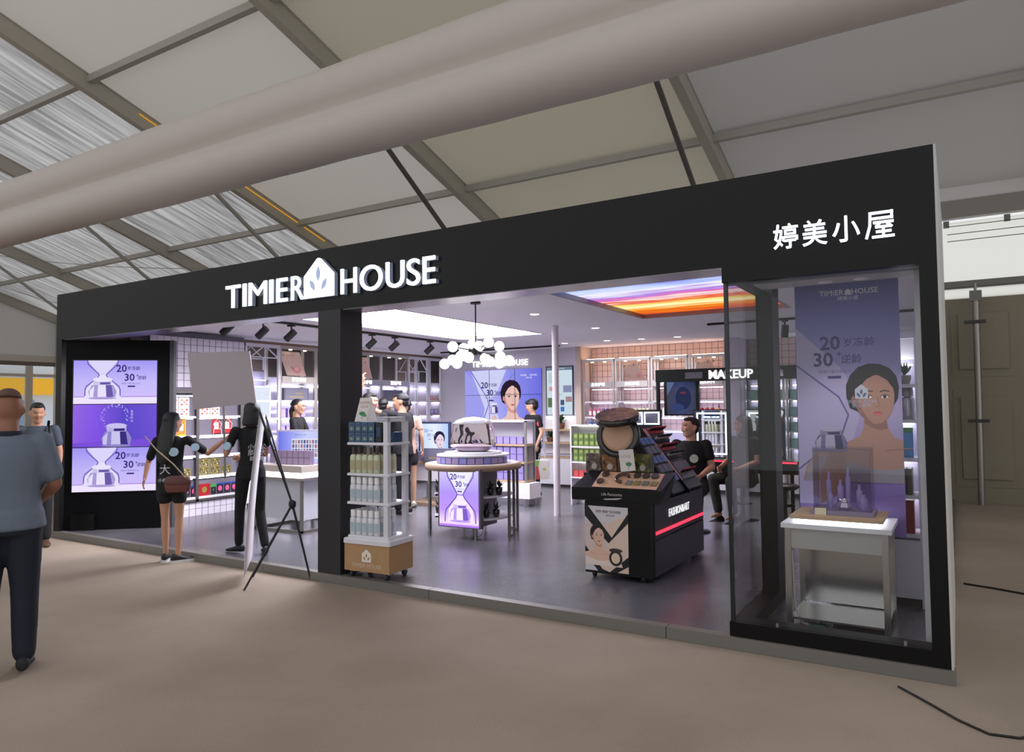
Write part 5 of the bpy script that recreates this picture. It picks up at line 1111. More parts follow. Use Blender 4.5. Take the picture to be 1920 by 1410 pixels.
# chandelier
t = thing('chandelier', 'branching black chandelier with many white glowing globes', 'chandelier', (5.33, 1.52, CZ))
MB().cyl((0, 0, -.025), (0, 0, 0), .055, n=20).build('canopy', dark, t); MB().cyl((0, 0, -.52), (0, 0, -.02), .008, n=8).build('stem', dark, t); MB().ball((0, 0, -.52), .045, 14).build('hub', dark, t)
gb = GLOW('globe_glow', (1, .97, .94), 2.2); rr = random.Random(21)
for u, z in ((-.229, -.483), (-.131, -.483), (-.033, -.436), (.036, -.47), (.14, -.44), (.244, -.46), (-.341, -.643), (-.243, -.61), (-.197, -.646), (-.149, -.58), (-.062, -.6), (.1, -.6), (.145, -.63), (.26, -.594), (.243, -.64), (.35, -.63)):
    v = rr.uniform(-.22, .22); p_ = (.85*u-.52*v, .52*u+.85*v, z); a = MB().cyl((0, 0, -.52), V(p_), .006, n=6).build('arm', dark, t); MB().ball(p_, .056, 16).build('globe', gb, a)

# ------------------------------------------------------------------ white counter with a light band
t = thing('display_counter', 'white counter with a glowing white band and steel legs left of the black pillar', 'counter', (2.1, 1.33, FZ))
CWX, CWY = .84, .95
MB().box(-.03, CWX+.03, -.03, CWY+.03, .72, .80).build('counter_top', M('counter_wood_white', '#cdbfb6', .4), t)
MB().box(-.015, CWX+.015, -.015, CWY+.015, .655, .72).build('light_band', GLOW('led_band', (.88, .95, 1), 4.5), t)
MB().box(-.03, CWX+.03, -.03, CWY+.03, .625, .655).build('lower_rim', sh_end, t)
for x in (0, CWX-.03):
    for y in (0, CWY-.03): MB().box(x, x+.03, y, y+.03, .0, .625).build('leg', steel, t)
MB().box(0, CWX, 0, .03, 0, .03).box(0, CWX, CWY-.03, CWY, 0, .03).box(0, .03, .03, CWY-.03, 0, .03).box(CWX-.03, CWX, .03, CWY-.03, 0, .03).build('foot_frame', steel, t)
MB().box(.03, CWX-.03, .06, .08, .14, .625).box(CWX-.08, CWX-.06, .08, CWY-.03, .14, .625).build('white_panel', M('counter_panel', '#dadbe4', .35), t)
CT = FZ+.801
t = thing('light_box', 'lit lilac price display on the white counter', 'lit display', (2.62, 1.60, CT), .35)
MB().box(-.32, .36, .0, .06, 0, .42).build('box', M('box_lilac_white', '#b9b2c8', .4), t)
p = Pic(1.0); p.poly(rect(-.30, .34, .01, .40), grad('price_lilac', [(0, '#5f6ce4'), (.3, '#9aa0f0'), (.6, '#c6cbf6'), (1, '#b8bdf4')], 'x', -.3, .34, 1.0)); p.txt('SPECIAL LIST', .03, .0, .355, '#6f7fd0'); p.poly(rect(-.12, .32, .06, .31), '#e4e6f8')
for j in range(4):
    for i in range(11): p.poly(rect(-.11+i*.038, -.083+i*.038, .25-j*.055, .295-j*.055), ['#8a7a9c', '#b06a7c', '#5d5a86', '#a8a4b8', '#6c84b4'][(i*3+j*2) % 5])
p.done('picture', t, (0, -.002, 0))
mlb = box_mesh('lilac_box', .085, .085, .085, M('lilac_pack', '#7d6a86', .4), M('lilac_pack_face', '#9484a0', .4))
for j in range(2):
    for i in range(6): put(mlb, 'lilac_box', FR((2.44, 1.45, CT), .12), i*.088, 0, j*.0855, 'mauve box stacked before the lit price display', 'box', 'mauve boxes on the white counter')
for i in range(2): put(mlb, 'lilac_box', FR((2.16, 1.5, CT), .1), 0, .1, i*.0855, 'mauve box stacked left of the lit price display', 'box', 'mauve boxes on the white counter')

# ------------------------------------------------------------------ X-banner stand seen from behind
t = thing('banner_stand', 'white banner on a black X-shaped stand, seen from behind, before the pillar', 'banner stand', (4.3, -.2, 0))
o_ = V((4.3, -.2, 0)); q = lambda *a: V(a)-o_
K = q(4.42, -.12, .69); NT, FT = q(4.19, -.30, 1.53), q(3.76, .12, 1.50); NB_, FB = q(4.17, -.45, .07), q(3.78, -.05, .14)
n_ = (FB-NB_).cross(NT-NB_).normalized()*.004
mb = MB(); cs = []
for i in range(9):
    u = i/8; bow = n_*8*math.sin(PI*u)*-.6; a = NB_.lerp(NT, u)+bow; b = FB.lerp(FT, u)+bow; cs.append((a, b))
vs = [v for a, b in cs for v in (a, b)]+[v+n_ for a, b in cs for v in (a, b)]
mb.add(vs, [(2*i, 2*i+1, 2*i+3, 2*i+2) for i in range(8)]+[(18+2*i, 18+2*i+2, 18+2*i+3, 18+2*i+1) for i in range(8)]+[(2*i, 2*i+2, 18+2*i+2, 18+2*i) for i in range(8)]+[(2*i+1, 18+2*i+1, 18+2*i+3, 2*i+3) for i in range(8)], 0, True)
mb.build('banner_sheet', M('banner_white', '#d8d2d6', .7), t)
for a, b in ((NT, K), (FT, K), (K, q(4.33, -.57, .0)), (K, q(3.98, -.2, .0)), (K, q(4.54, -.01, .0))): MB().cyl(a, b, .011, .009, n=8).build('rod', dark, t)
MB().ball(K, .035, 12, sz=1.4).build('hub', dark, t)

# ------------------------------------------------------------------ bottle trolley
trz = .06; t = thing('bottle_trolley', 'white tiered trolley of bottles on a wooden base beside the black pillar', 'trolley', (5.2, .17, FZ), trz)
MB().box(-.245, .245, -.17, .17, .065, .30).build('base_box', M('kraft_wood', '#b08a62', .55, noise=.08, nscale=10), t)
MB().cbox(-.255, .255, -.18, .18, .30, .345, .01).build('base_top', shelfw, t); MB().cbox(-.225, .225, -.155, .155, .345, .37, .008).build('plinth', shelfw, t)
for z in (.66, .91, 1.18): MB().cbox(-.235, .235, -.155, .155, z-.022, z, .008).build('shelf_board', shelfw, t)
for x in (-.2, .2):
    for y in (.12,): MB().box(x-.022, x+.022, y-.022, y+.022, .37, 1.40).build('upright', shelfw, t)
for x in (.17,): MB().box(x, x+.045, -.15, -.105, .37, 1.40).build('upright', shelfw, t)
MB().box(-.222, .222, .098, .142, 1.36, 1.40).box(.17, .215, -.15, .098, 1.36, 1.40).build('top_rail', shelfw, t)
for x, y in ((-.19, -.12), (.19, -.12), (.19, .12), (-.19, .12)):
    c = MB().cyl((x-.012, y, .028), (x+.012, y, .028), .028, n=14).build('caster', M('caster_dark', '#2c2c2e', .4), t); MB().box(x-.02, x+.02, y-.012, y+.012, .045, .066).build('fork', chrome, c)
p = Pic(0); p.poly([(-.05, .15), (.05, .15), (.05, .22), (0, .26), (-.05, .22)], '#e8e2da')
for cx, cz, an in ((0, .205, 0), (-.022, .18, .55), (.022, .18, -.55)): p.poly(leaf(cx, cz, .04, .009, an), '#a9835c')
p.txt('TIMIER HOUSE', .05, 0, .115, '#d2bfa8'); p.done('logo', t, (0, -.1705, 0))
ft_ = FR((5.2, .17, FZ), trz)
whb = M('bottle_milk', '#dcdce2', .25, coat=.4); clb = M('bottle_olive', '#c9cbb0', .2, coat=.4); grb = M('label_blue', '#aebfcc', .5); rdl = M('label_olive', '#b5a98a', .5); dkcap = M('cap_dark', '#4a4038', .4)
tw = bottle_thing('shampoo_bottle', '', None, .03, .215, whb, M('cap_white', '#eceaec', .35), style='flat', lab=grb)
tc_ = bottle_thing('oil_bottle', '', None, .03, .225, clb, dkcap, neck=.5, style='plain', lab=rdl)
ROW = ['front row', 'second row', 'third row', 'back row']
for pr, lab_, z, wh in ((tw, 'white blue printed bottle', .371, 'lowest trolley shelf'), (tw, 'white blue printed bottle', .661, 'second trolley shelf'), (tc_, 'olive bottle with dark cap', .911, 'third trolley shelf')):
    for j in range(4):
        for i in range(6):
            if i == 5 and j in (0, 3): continue
            if i == 0 and j == 3: continue
            if j in (1, 2) and i in (1, 2, 3): continue
            puts(pr, ft_, -.19+i*.066, -.115+j*.07, z, '%s, %s, %s' % (lab_, ROW[j], wh), 'bottles on the trolley')
bc = [M('carton_navy', '#2c4468', .4), M('carton_teal', '#40627c', .4), M('carton_black', '#1d1c22', .4)]
mnavy = box_mesh('care_carton', .07, .06, .088, bc[0], bc[1], [(ell(0, .35, .25, .15, 8), M('carton_sage', '#8a9a80', .4)), (rect(-.3, .3, .65, .78), bc[0])]); mblk = box_mesh('care_carton', .062, .06, .175, bc[2], None, [(rect(-.3, .3, .3, .75), bc[0])])
for z in (1.181, 1.27):
    for i in range(4):
        for j in range(2): put(mnavy, 'care_carton', ft_, -.19+i*.073, -.11+j*.065, z, 'navy carton, %s, top trolley shelf' % ['front row', 'back row'][j], 'box', 'navy cartons on the trolley')
for j in range(3): put(mblk, 'care_carton', ft_, .11, -.11+j*.062, 1.181, 'tall black carton on the top trolley shelf', 'box', 'black cartons on the trolley')
for j in range(2):
    put(mnavy, 'care_carton', ft_, .195, -.06+j*.07, 1.181, 'navy printed carton at the right end of the top trolley shelf', 'box', 'navy cartons on the trolley')
t = thing('leaflet_holder', 'white card with pink writing and a green leaf on top of the trolley', 'card', (5.12, .05, FZ+1.362), .35)
MB().prism([(-.075, 0), (.035, 0), (.085, .21), (-.02, .21)], 0, .006).build('card', M('card_white', '#e4dedc', .6), t); MB().add([(.035, .006, 0), (.1, .09, 0), (.085, .006, .21)], [(0, 1, 2), (2, 1, 0)]).build('strut', M('card_white'), t)
p = Pic(0); p.txt('自然馈赠', .026, .022, .165, '#c98a8a'); p.txt('LOVE', .03, .02, .13, '#c07f84'); p.poly(ell(-.002, .07, .03, .018), '#3f8a5a'); p.poly(ell(.02, .055, .018, .014), '#4f9a66'); p.line([(.0, .06), (-.01, .02)], .004, '#3f8a5a'); p.done('print', t, (0, -.001, 0))

# ------------------------------------------------------------------ round table with the lit advert
RC = (4.685, 2.39)
t = thing('round_display_table', 'round wooden display table with steel legs and a lit hourglass advert', 'table', (*RC, FZ))
MB().lathe([(.52, .76), (.57, .76), (.57, .825), (.52, .825)], 40).build('table_ring', M('ring_wood', '#a98c74', .5, noise=.1), t); MB().cyl((0, 0, .80), (0, 0, .828), .53, n=40).build('table_top', M('top_white_wood', '#d3c9cc', .4), t)
tr = MB().lathe([(.40, .828), (.40, .832), (.36, .835)], 36).build('turntable', shelfw, t)
MB().cyl((0, 0, .912), (0, 0, .93), .43, n=36).build('riser', shelfw, t); MB().cyl((0, 0, .835), (0, 0, .912), .22, n=24).build('riser_core', white, t); MB().cyl((0, 0, .93), (0, 0, .955), .34, n=36).build('riser', shelfw, t)
for an0, an1 in ((-2.75, -2.28), (-.92, -.95), (-.1, .1), (.75, 1.2), (1.9, 2.4)):
    for an, rr_ in ((an0, .53), (an1, .53 if an1 > -.9 or an1 < -1 else .3)):
        x, y = rr_*math.cos(an), rr_*math.sin(an); MB().box(x-.012, x+.012, y-.012, y+.012, 0, .76).build('leg', steel, t)
    r0 = .53; r1 = .53 if an1 > -.9 or an1 < -1 else .3
    MB().bar((r0*math.cos(an0), r0*math.sin(an0), .012), (r1*math.cos(an1), r1*math.sin(an1), .012), .024).build('foot_rail', steel, t)
MB().box(-.16, .2, -.12, .2, .1, .76).build('core', M('core_grey', '#8a8790', .5), t)
for z in (.2, .45):
    for s_ in (-1, 1): MB().lathe([(.0, z), (.46, z), (.46, z+.02), (.0, z+.02)], 14, (0, 0, 0), 0, False, (-.9 if s_ == 1 else PI-.75), (.75 if s_ == 1 else PI+.85)).build('shelf_board', shelfw, t)
MB().tube([(.12, -.3, .1), (.14, -.33, .03), (.2, -.3, .01), (.26, -.22, .02), (.24, -.15, .12)], .006, 6).build('cable', M('cable_white'), t)
ab = thing('advert_light_box', 'purple lit hourglass and cream jar advert on the round table', 'lit display', (4.80, 1.93, FZ+.13), .03)
MB().box(-.285, .285, .004, .07, 0, .655).build('case', M('case_grey', '#6f6c74', .4, .4), ab)
E = 1.15; p = Pic(E); p.poly(rect(-.265, .265, .012, .64), grad('advert_lilac', [(0, '#c9a0f6'), (.1, '#ecd2ff'), (.3, '#b68cf2'), (.6, '#a78bea'), (1, '#c9c2f6')], 'z', 0, .65, E))
p.poly([(-.16, .64), (.2, .64), (.06, .38), (-.02, .38)], '#e6e2fc'); p.poly([(-.14, .06), (.2, .06), (.19, .2), (.06, .36), (-.02, .36), (-.14, .2)], '#efdcff')
hourglass(p, .02, .37, .24, .27, .31, .014, '#6650b0'); jar(p, .02, .16, .26, '#7a5cc0', '#b595ea', '#f0e2ff', '#cdb8f2'); ad_text(p, -.07, .565, .09, '#3a2a86', '#8a78c4'); p.poly(rect(-.265, .265, .012, .035), '#b27cf0')
p.done('picture', ab, (0, 0, 0))
mround = box_mesh('cream_box', .088, .088, .072, M('cream_mauve', '#7f6c92', .4), M('cream_mauve_face', '#9485ae', .4)); mround2 = box_mesh('cream_box', .088, .088, .072, M('cream_blue', '#6a68a8', .4), M('cream_blue_face', '#8280bc', .4))
for a in range(16):
    an = -PI*1.02+a*PI*1.04/15; put(mround if a % 3 else mround2, 'cream_box', FR((*RC, FZ+.833), 0), .39*math.cos(an), .39*math.sin(an), 0, ('mauve' if a % 3 else 'blue violet')+' cream box in the ring on the round table', 'box', 'cream boxes around the round table', an+PI/2)
# giant silver cream jar
t = thing('giant_cream_jar', 'oversized crumpled silver cream jar with a white domed lid on the round table', 'jar', (RC[0]+.0, RC[1], FZ+.956), .35)
def sq(r, z, n=32, e=4):
    out = []
    for i in range(n):
        a = 2*PI*i/n; c, s_ = math.cos(a), math.sin(a); out.append(V((math.copysign(abs(c)**(2/e), c)*r, math.copysign(abs(s_)**(2/e), s_)*r*.62, z)))
    return out
silver = M('crumpled_silver', '#c2b2b8', .06, 1.0, bump=1.0, bscale=6, bdet=1)
mb = MB(); rg = [sq(r, z, 32, 9) for r, z in ((.2, .055), (.25, .065), (.25, .11), (.238, .2), (.222, .3), (.215, .325))]; loft(mb, rg); mb.sm = [True]*len(mb.f); mb.build('body', silver, t)
mb = MB(); loft(mb, [sq(r, z, 32, 3) for r, z in ((.15, 0), (.2, .015), (.215, .045), (.20, .06))]); mb.sm = [True]*len(mb.f); mb.build('foot', M('jar_foot_lilac', '#b8a4b8', .2, .3), t)
mb = MB(); loft(mb, [sq(r, z, 32, 4) for r, z in ((.225, .322), (.232, .335), (.19, .372), (.1, .4), (.02, .408))]); mb.sm = [True]*len(mb.f); mb.build('lid', M('jar_lid_white', '#dcd8e2', .15, .4), t)
# plants on the round table's shelves
k = 0
for z, spots in ((.47, ((.22, -.26), (.33, -.14), (.39, -.05))), (.22, ((.2, -.27), (.3, -.18), (.37, -.08)))):
    for x, y in spots:
        plant('potted_succulent', '%s dark potted succulent on the %s right shelf of the round table' % (['left', 'middle', 'right'][k % 3], ['upper', 'lower'][k//3]), (RC[0]+x, RC[1]+y, FZ+z+.001), .042, .19, gl2, 'spiky', 'succulents in dark jars', 30+k, leafd, .085); k += 1
for z, nm in ((.47, 'upper'), (.22, 'lower')): plant('potted_succulent', 'dark potted succulent on the %s left shelf of the round table' % nm, (RC[0]-.41, RC[1]-.14, FZ+z+.001), .042, .19, gl2, 'spiky', 'succulents in dark jars', 40, leafd, .085)

# ------------------------------------------------------------------ low table with the portrait light box, shelf of violet boxes
t = thing('low_display_table', 'low pale table carrying the portrait light box behind the round table', 'table', (2.75, 4.35, FZ))
MB().box(-.55, .40, -.3, .3, .62, .66).build('table_top', wood, t); MB().box(-.5, .35, -.25, .25, .36, .62).build('drawer_box', white, t); MB().box(-.55, .40, -.32, .3, .0, .035).build('foot_board', wood, t)
for x in (-.52, .36):
    for y in (-.27, .25): MB().box(x, x+.025, y, y+.025, .035, .62).build('leg', steel, t)
t = thing('portrait_light_box', 'small lit portrait advert in a dark frame behind the round table', 'lit display', (2.66, 4.25, FZ+.661), .12)
MB().box(-.28, .28, 0, .05, 0, .60).build('frame', M('frame_navy', '#2a3550', .4), t)
p = Pic(1.05); p.clip = (-.25, .25, .03, .57); p.poly(rect(-.25, .25, .03, .57), grad('portrait_blue', [(0, '#bfd4fa'), (.5, '#dfe8ff'), (1, '#a9c4f4')], 'x', -.25, .25, 1.05)); woman(p, .1, .33, .21, '#e6d4e2', '#c6aac4', '#2a2440', '#f0f4ff'); ad_text(p, -.15, .46, .075, '#8a92c0', '#a9b2d4'); p.done('picture', t, (0, -.001, 0))
mv = box_mesh('violet_box', .11, .1, .11, M('violet_pack', '#7a6aa8', .4), M('violet_pack_face', '#9a8cc4', .4))
for j in range(2):
    for i in range(3): put(mround, 'cream_box', FR((2.45, 4.12, FZ+.661), .1), i*.092, 0, j*.073, 'mauve box stacked before the small portrait light box', 'box', 'mauve boxes on the low table')
put(mset, 'gift_set', FR((2.86, 4.10, FZ+.661), .2), 0, 0, 0, 'slate gift set leaning beside the small portrait light box', 'gift set', None)
t = thing('violet_box_shelf', 'pale free standing shelf of violet boxes behind the round table', 'shelf', (3.66, 4.72, FZ))
for x in (-.47, .43):
    for y in (-.14, .12): MB().box(x, x+.03, y, y+.03, 0, 1.27).build('post', sh_end, t)
MB().box(-.45, .45, .13, .15, .3, 1.27).build('back_panel', white, t); MB().box(-.47, .46, -.14, .15, 1.25, 1.28).build('top_board', shelfw, t)
for z in (.38, .66, .92): MB().box(-.44, .44, -.15, .13, z-.03, z).build('shelf_board', wood, t)
MB().box(-.44, .55, -.2, .13, .12, .345).build('drawer_box', white, t)
for z in (.38, .66, .92):
    for i in range(7): put(mv, 'violet_box', FR((3.66, 4.72, FZ), 0), -.36+i*.118, -.08, z, 'violet box on the %s board of the violet shelf' % {.38: 'lowest', .66: 'middle', .92: 'top'}[z], 'box', 'violet boxes on the shelf behind the round table')
    if z < .9:
        for i in range(7): put(mv, 'violet_box', FR((3.66, 4.72, FZ), 0), -.36+i*.118, -.08, z+.111, 'violet box on the %s board of the violet shelf' % {.38: 'lowest', .66: 'middle'}[z], 'box', 'violet boxes on the shelf behind the round table')

# ------------------------------------------------------------------ makeup island
grl = M('island_grey', '#3c3b42', .35, .3); t = thing('makeup_island', 'black makeup island with a red light line and FASHION&ART lettering', 'display island', (7.12, 1.7, FZ))
MB().box(-.3, .3, -.7, -.2, .05, .66).build('front_cabinet', blackgl, t); MB().box(-.3, .3, -.2, .72, .05, .66).build('rear_cabinet', M('led_black'), t)
MB().box(.3, .306, -.62, .72, .36, .66).build('upper_panel', grl, t); MB().box(.3, .306, -.62, .72, .05, .345).build('lower_panel', grl, t)
MB().box(.302, .312, -.6, .7, .395, .42).build('red_light', GLOW('red_led', (1, .03, .06), 2.6), t)
mb = MB(); put_text(mb, 'FASHION&ART', .1, 0, 0, 0, 0, .002, 0, .85); o = mb.build('lettering', GLOW('white_letters', (.95, .95, .97), .95), t); o.rotation_euler = (0, 0, PI/2); o.location = (.309, -.0, .535)
for x, y in ((-.25, -.62), (.2, -.62), (.22, .62), (-.22, .62)): MB().cyl((x-.012, y, .025), (x+.012, y, .025), .025, n=12).box(x-.015, x+.015, y-.015, y+.015, .03, .05).build('caster', M('caster_dark'), t)
p = Pic(0); W2, H2 = .2, .55; p.clip = (-W2, W2, 0, H2); p.poly(rect(-W2, W2, 0, H2), '#d2ccd0')
p.poly([(-.02, .0), (.2, 0), (.2, .5), (-.2, .3), (-.2, .1)], '#e0c4b4')
p.poly(rect(-.2, -.0, .12, .42), '#d8c2bc'); p.poly([(-W2, H2), (-W2+.03, H2), (.05, .29), (W2, .5), (W2, .42), (.02, .24), (-W2, .46)], '#151318'); p.poly([(-W2, .21), (-.04, .02), (.02, 0), (-.08, 0), (-W2, .13)], '#151318'); p.poly([(.03, 0), (W2, .14), (W2, .06), (.1, 0)], '#151318')
woman(p, -.075, .31, .15, '#e2b8a2', '#cc9680', '#1c1618', '#e8d4cc'); p.txt('我的“素颜”无可挑剔', .026, .02, .505, '#4a4448'); p.txt('美在自然', .02, .04, .475, '#8a8488')
p.poly(ell(.085, .12, .06, .065), '#221c1c'); p.poly(ell(.085, .12, .04, .045), '#e2c8ae'); p.poly(ell(.085, .185, .06, .018), '#3a2c24'); p.done('poster', t, (-.1, -.7015, .07))
# tester tray
TR = FZ+.66; t = thing('tester_tray', 'black slanted tester tray with a peach panel on the front of the makeup island', 'tester tray', (7.08, 1.03, TR))
MB().prism([(-.4, 0), (.4, 0), (.42, .11), (-.4, .11)], 0, .02).build('front_lip', blackgl, t)
mb = MB(); mb.add([(-.4, .02, 0), (.4, .02, 0), (.4, .26, 0), (-.4, .26, 0), (-.4, .02, .11), (.42, .02, .11), (.46, .26, .235), (-.34, .26, .235)], [(3,2,1,0),(4,5,6,7),(0,1,5,4),(2,3,7,6),(0,4,7,3),(1,2,6,5)]); mb.build('wedge', blackgl, t)
mtx = Matrix(((1, 0, .22, 0), (0, .24/.27, -.45, .02), (0, .125/.27, .88, .11), (0, 0, 0, 1)))
pm_ = MB(); pm_.add([mtx @ V(v) for v in ((-.22, .01, .002), (.37, .01, .002), (.37, .255, .002), (-.22, .255, .002))], [(0, 1, 2, 3)]); pm_.build('peach_panel', M('peach', '#d9ad8e', .5), t)
pm_ = MB()
def disc(cx, cy, r, h=.008): return [mtx @ V((cx+r*math.cos(a), cy+r*math.sin(a), .003)) for a in [2*PI*i/16 for i in range(16)]], [mtx @ V((cx+r*math.cos(a), cy+r*math.sin(a), h)) for a in [2*PI*i/16 for i in range(16)]]
cm = M('compact_brown', '#4a3430', .2, coat=.5)
for cx, cy, m_ in ((-.16, .2, cm), (-.17, .09, cm), (.14, .2, dkcap), (.22, .2, dkcap), (.3, .2, dkcap)):
    a, b = disc(cx, cy, .034, .02); c = MB(); c.add(a+b, [tuple(range(16, 32))]+[(i, (i+1) % 16, 16+(i+1) % 16, 16+i) for i in range(16)]); c.build('tester', m_, t)
for i in range(4):
    cx = .1+i*.075; c = MB(); c.add([mtx @ V((cx+dx, .09+dy, hz)) for hz in (.003, .012) for dx, dy in ((-.028, -.03), (.028, -.03), (.028, .03), (-.028, .03))], [(4,5,6,7)]+[(j, (j+1) % 4, 4+(j+1) % 4, 4+j) for j in range(4)]); c.build('palette_tester', M('palette_floral%d' % (i % 2), ['#7a7468', '#8a7a44'][i % 2], .3, noise=.6, nscale=60), t)
c = MB(); c.tube([mtx @ V((.02+.055*math.cos(a), .14+.06*math.sin(a), .02)) for a in [.4+i*.35 for i in range(14)]], .014, 8); c.build('ring_tester', cm, t)
p = Pic(0); p.txt('Life Favourite', .035, 0, .06, '#c9c4c2'); p.poly([(-.08, .02), (.1, .035), (.06, .02), (-.06, .012)], '#c9c4c2'); p.done('lettering', t, (-.02, -.001, 0))
# floral cartons and the giant compact
def floral(n, a, b):
    if n in MATS: return MATS[n]
    m = M(n, a, .35); nt = m.node_tree; b_ = nt.nodes['Principled BSDF']; tc = nt.nodes.new('ShaderNodeTexCoord'); nz = nt.nodes.new('ShaderNodeTexNoise'); nz.inputs['Scale'].default_value = 14; nz.inputs['Detail'].default_value = 5; nz.inputs['Distortion'].default_value = 1.2
    r = nt.nodes.new('ShaderNodeValToRGB'); r.color_ramp.elements[0].position = .35; r.color_ramp.elements[0].color = (*hx('#241c18'), 1); r.color_ramp.elements[1].position = .75; r.color_ramp.elements[1].color = (*hx(b), 1); e = r.color_ramp.elements.new(.55); e.color = (*hx(a), 1)
    nt.links.new(tc.outputs['Object'], nz.inputs['Vector']); nt.links.new(nz.outputs[0], r.inputs[0]); nt.links.new(r.outputs[0], b_.inputs['Base Color']); return m
for i, (a, b, wd) in enumerate((('#6d5a50', '#c9b4a4', 'brown'), ('#8a5a2a', '#a8a06a', 'orange brown'), ('#7a4a24', '#d0a890', 'rust'), ('#5a5a24', '#a8b43c', 'olive'))):
    m_ = box_mesh('floral_carton', .148, .12, .175, floral('floral_%d' % i, a, b), None, [(ell(.05, .35, .18, .16, 14), M('floral_white', '#b9aea4', .4))]); put(m_, 'floral_carton', FR((6.76+i*.155, 1.37, FZ+.871), .03), 0, 0, 0, wd+' floral carton in the row under the giant compact', 'box', 'floral cartons under the giant compact')
t = thing('carton_riser', 'black riser behind the tester tray carrying the floral cartons', 'riser', (7.0, 1.42, FZ+.661)); MB().box(-.33, .33, -.12, .12, 0, .209).box(-.3, .3, -.1, .1, .0, .2).build('block', blackgl, t)
t = thing('giant_compact', 'oversized open powder compact with a floral lid standing on the floral cartons', 'compact', (7.0, 1.36, FZ+1.047), .1)
MB().box(-.18, .13, -.03, .06, 0, .22).build('stand', dkcap, t)
o = MB().lathe([(.19, -.03), (.2, -.02), (.2, .02), (.185, .03), (.15, .03), (.145, .015)], 32).xf(Matrix.Translation((0, -.035, .165)) @ Matrix.Rotation(PI/2-.12, 4, 'X')).build('case', M('compact_black', '#26211e', .25, coat=.4), t)
MB().lathe([(.145, .012), (.14, .026), (.1, .036), (.0, .04)], 32).xf(Matrix.Translation((.0, -.035, .165)) @ Matrix.Rotation(PI/2-.12, 4, 'X')).build('powder', M('powder_beige', '#d0a88c', .7, noise=.06, nscale=40), t)
ld_ = Matrix.Translation((0, -.07, .335)) @ Matrix.Rotation(.32, 4, 'X')
MB().lathe([(.19, -.035), (.2, -.03), (.2, .015), (.19, .02)], 32).xf(ld_).build('lid', M('compact_black'), t); MB().cyl((0, 0, .02), (0, 0, .024), .185, n=32).xf(ld_).build('lid_print', floral('floral_1', '#8a5a2a', '#a8a06a'), t)
t = thing('leaflet_card', 'white card with a green leaf leaning against the giant compact', 'card', (7.12, 1.20, FZ+.90), .15)
MB().prism([(-.04, 0), (.09, .015), (.07, .2), (-.06, .19)], 0, .006).build('card', M('card_white'), t); p = Pic(0); p.txt('LOVE', .035, .005, .135, '#c07f84'); p.poly(ell(.03, .07, .026, .018), '#3f8a5a'); p.line([(.03, .06), (.03, .02)], .004, '#3f8a5a'); p.done('print', t, (0, -.001, 0))
# slanted racks facing right, each with its goods
def rack(label, y0, y1, top, tx, bot, side=True):
    t = thing('slanted_rack', label, 'rack', (7.42, (y0+y1)/2, TR)); h = (y1-y0)/2; a = (tx-7.42, top-TR); b = (.0, bot-TR)
    MB().add([(b[0], -h, b[1]), (b[0], h, b[1]), (a[0], h, a[1]), (a[0], -h, a[1]), (b[0]-.02, -h, 0), (b[0]-.02, h, 0), (a[0]-.05, h, 0), (a[0]-.05, -h, 0)], [(0, 1, 2, 3), (7, 6, 5, 4), (0, 4, 5, 1), (2, 6, 7, 3), (1, 5, 6, 2), (3, 7, 4, 0)]).build('slope', M('rack_slate', '#34363f', .35), t)
    if side: MB().add([(b[0]+.03, s, b[1]) for s in (-h-.012, -h)]+[(b[0]+.03, s, 0) for s in (-h-.012, -h)]+[(a[0]-.05, s, 0) for s in (-h-.012, -h)]+[(a[0]-.03, s, a[1]+.03) for s in (-h-.012, -h)], [(0, 6, 4, 2), (1, 3, 5, 7), (0, 1, 7, 6), (0, 2, 3, 1), (2, 4, 5, 3), (4, 6, 7, 5)]).build('side_panel', blackgl, t)
    d = V((b[0]-a[0], 0, b[1]-a[1])); L = d.length; d.normalize(); n = V((-d.z, 0, d.x)); n = n if n.z > 0 else -n
    # frame: u along the shop depth, v down the slope, w out
    R3 = Matrix(((0, -d.x, n.x, 7.42+a[0]), (1, 0, 0, (y0+y1)/2), (0, -d.z, n.z, TR+a[1]), (0, 0, 0, 1))); return R3, L, h
def onrack(R3, me, u, v, name, label, cat, group, rot=0, w=.001):
    o = link(name, me); o.matrix_world = R3 @ Matrix.Translation((u, -v, w)); return tag(o, label, cat, group)
R3, L, h = rack('slate slanted rack of blue palettes in the middle of the makeup island', 1.56, 1.90, FZ+1.18, 7.08, TR+.03, False)
mb = MB().box(-.05, .05, -.038, .038, 0, .014); mb.add([(-.042, -.03, .0145), (.042, -.03, .0145), (.042, .03, .0145), (-.042, .03, .0145)], [(0, 1, 2, 3)], 1); mpal = mb.mesh('palette', [M('palette_grey', '#70737c', .3), M('palette_blue', '#5a8ad0', .25, noise=.5, nscale=18)])
mb = MB().box(-.05, .05, -.038, .038, 0, .02); mpal2 = mb.mesh('palette', [M('palette_grey')]); mslim = MB().box(-.02, .02, -.012, .012, 0, .13).mesh('slim_box', [M('slim_navy', '#2a3a6e', .3)])
for r in range(5):
    for i in range(3): onrack(R3, mpal if r in (0, 2, 4) else mpal2, -.115+i*.115, .05+r*.1, 'palette', ('blue topped' if r in (0, 2, 4) else 'grey')+' makeup palette on the slate rack', 'palette', 'palettes on the slate rack')
R3, L, h = rack('pink edged slanted lipstick rack at the rear of the makeup island', 1.94, 2.42, FZ+1.26, 6.98, TR+.03, True)
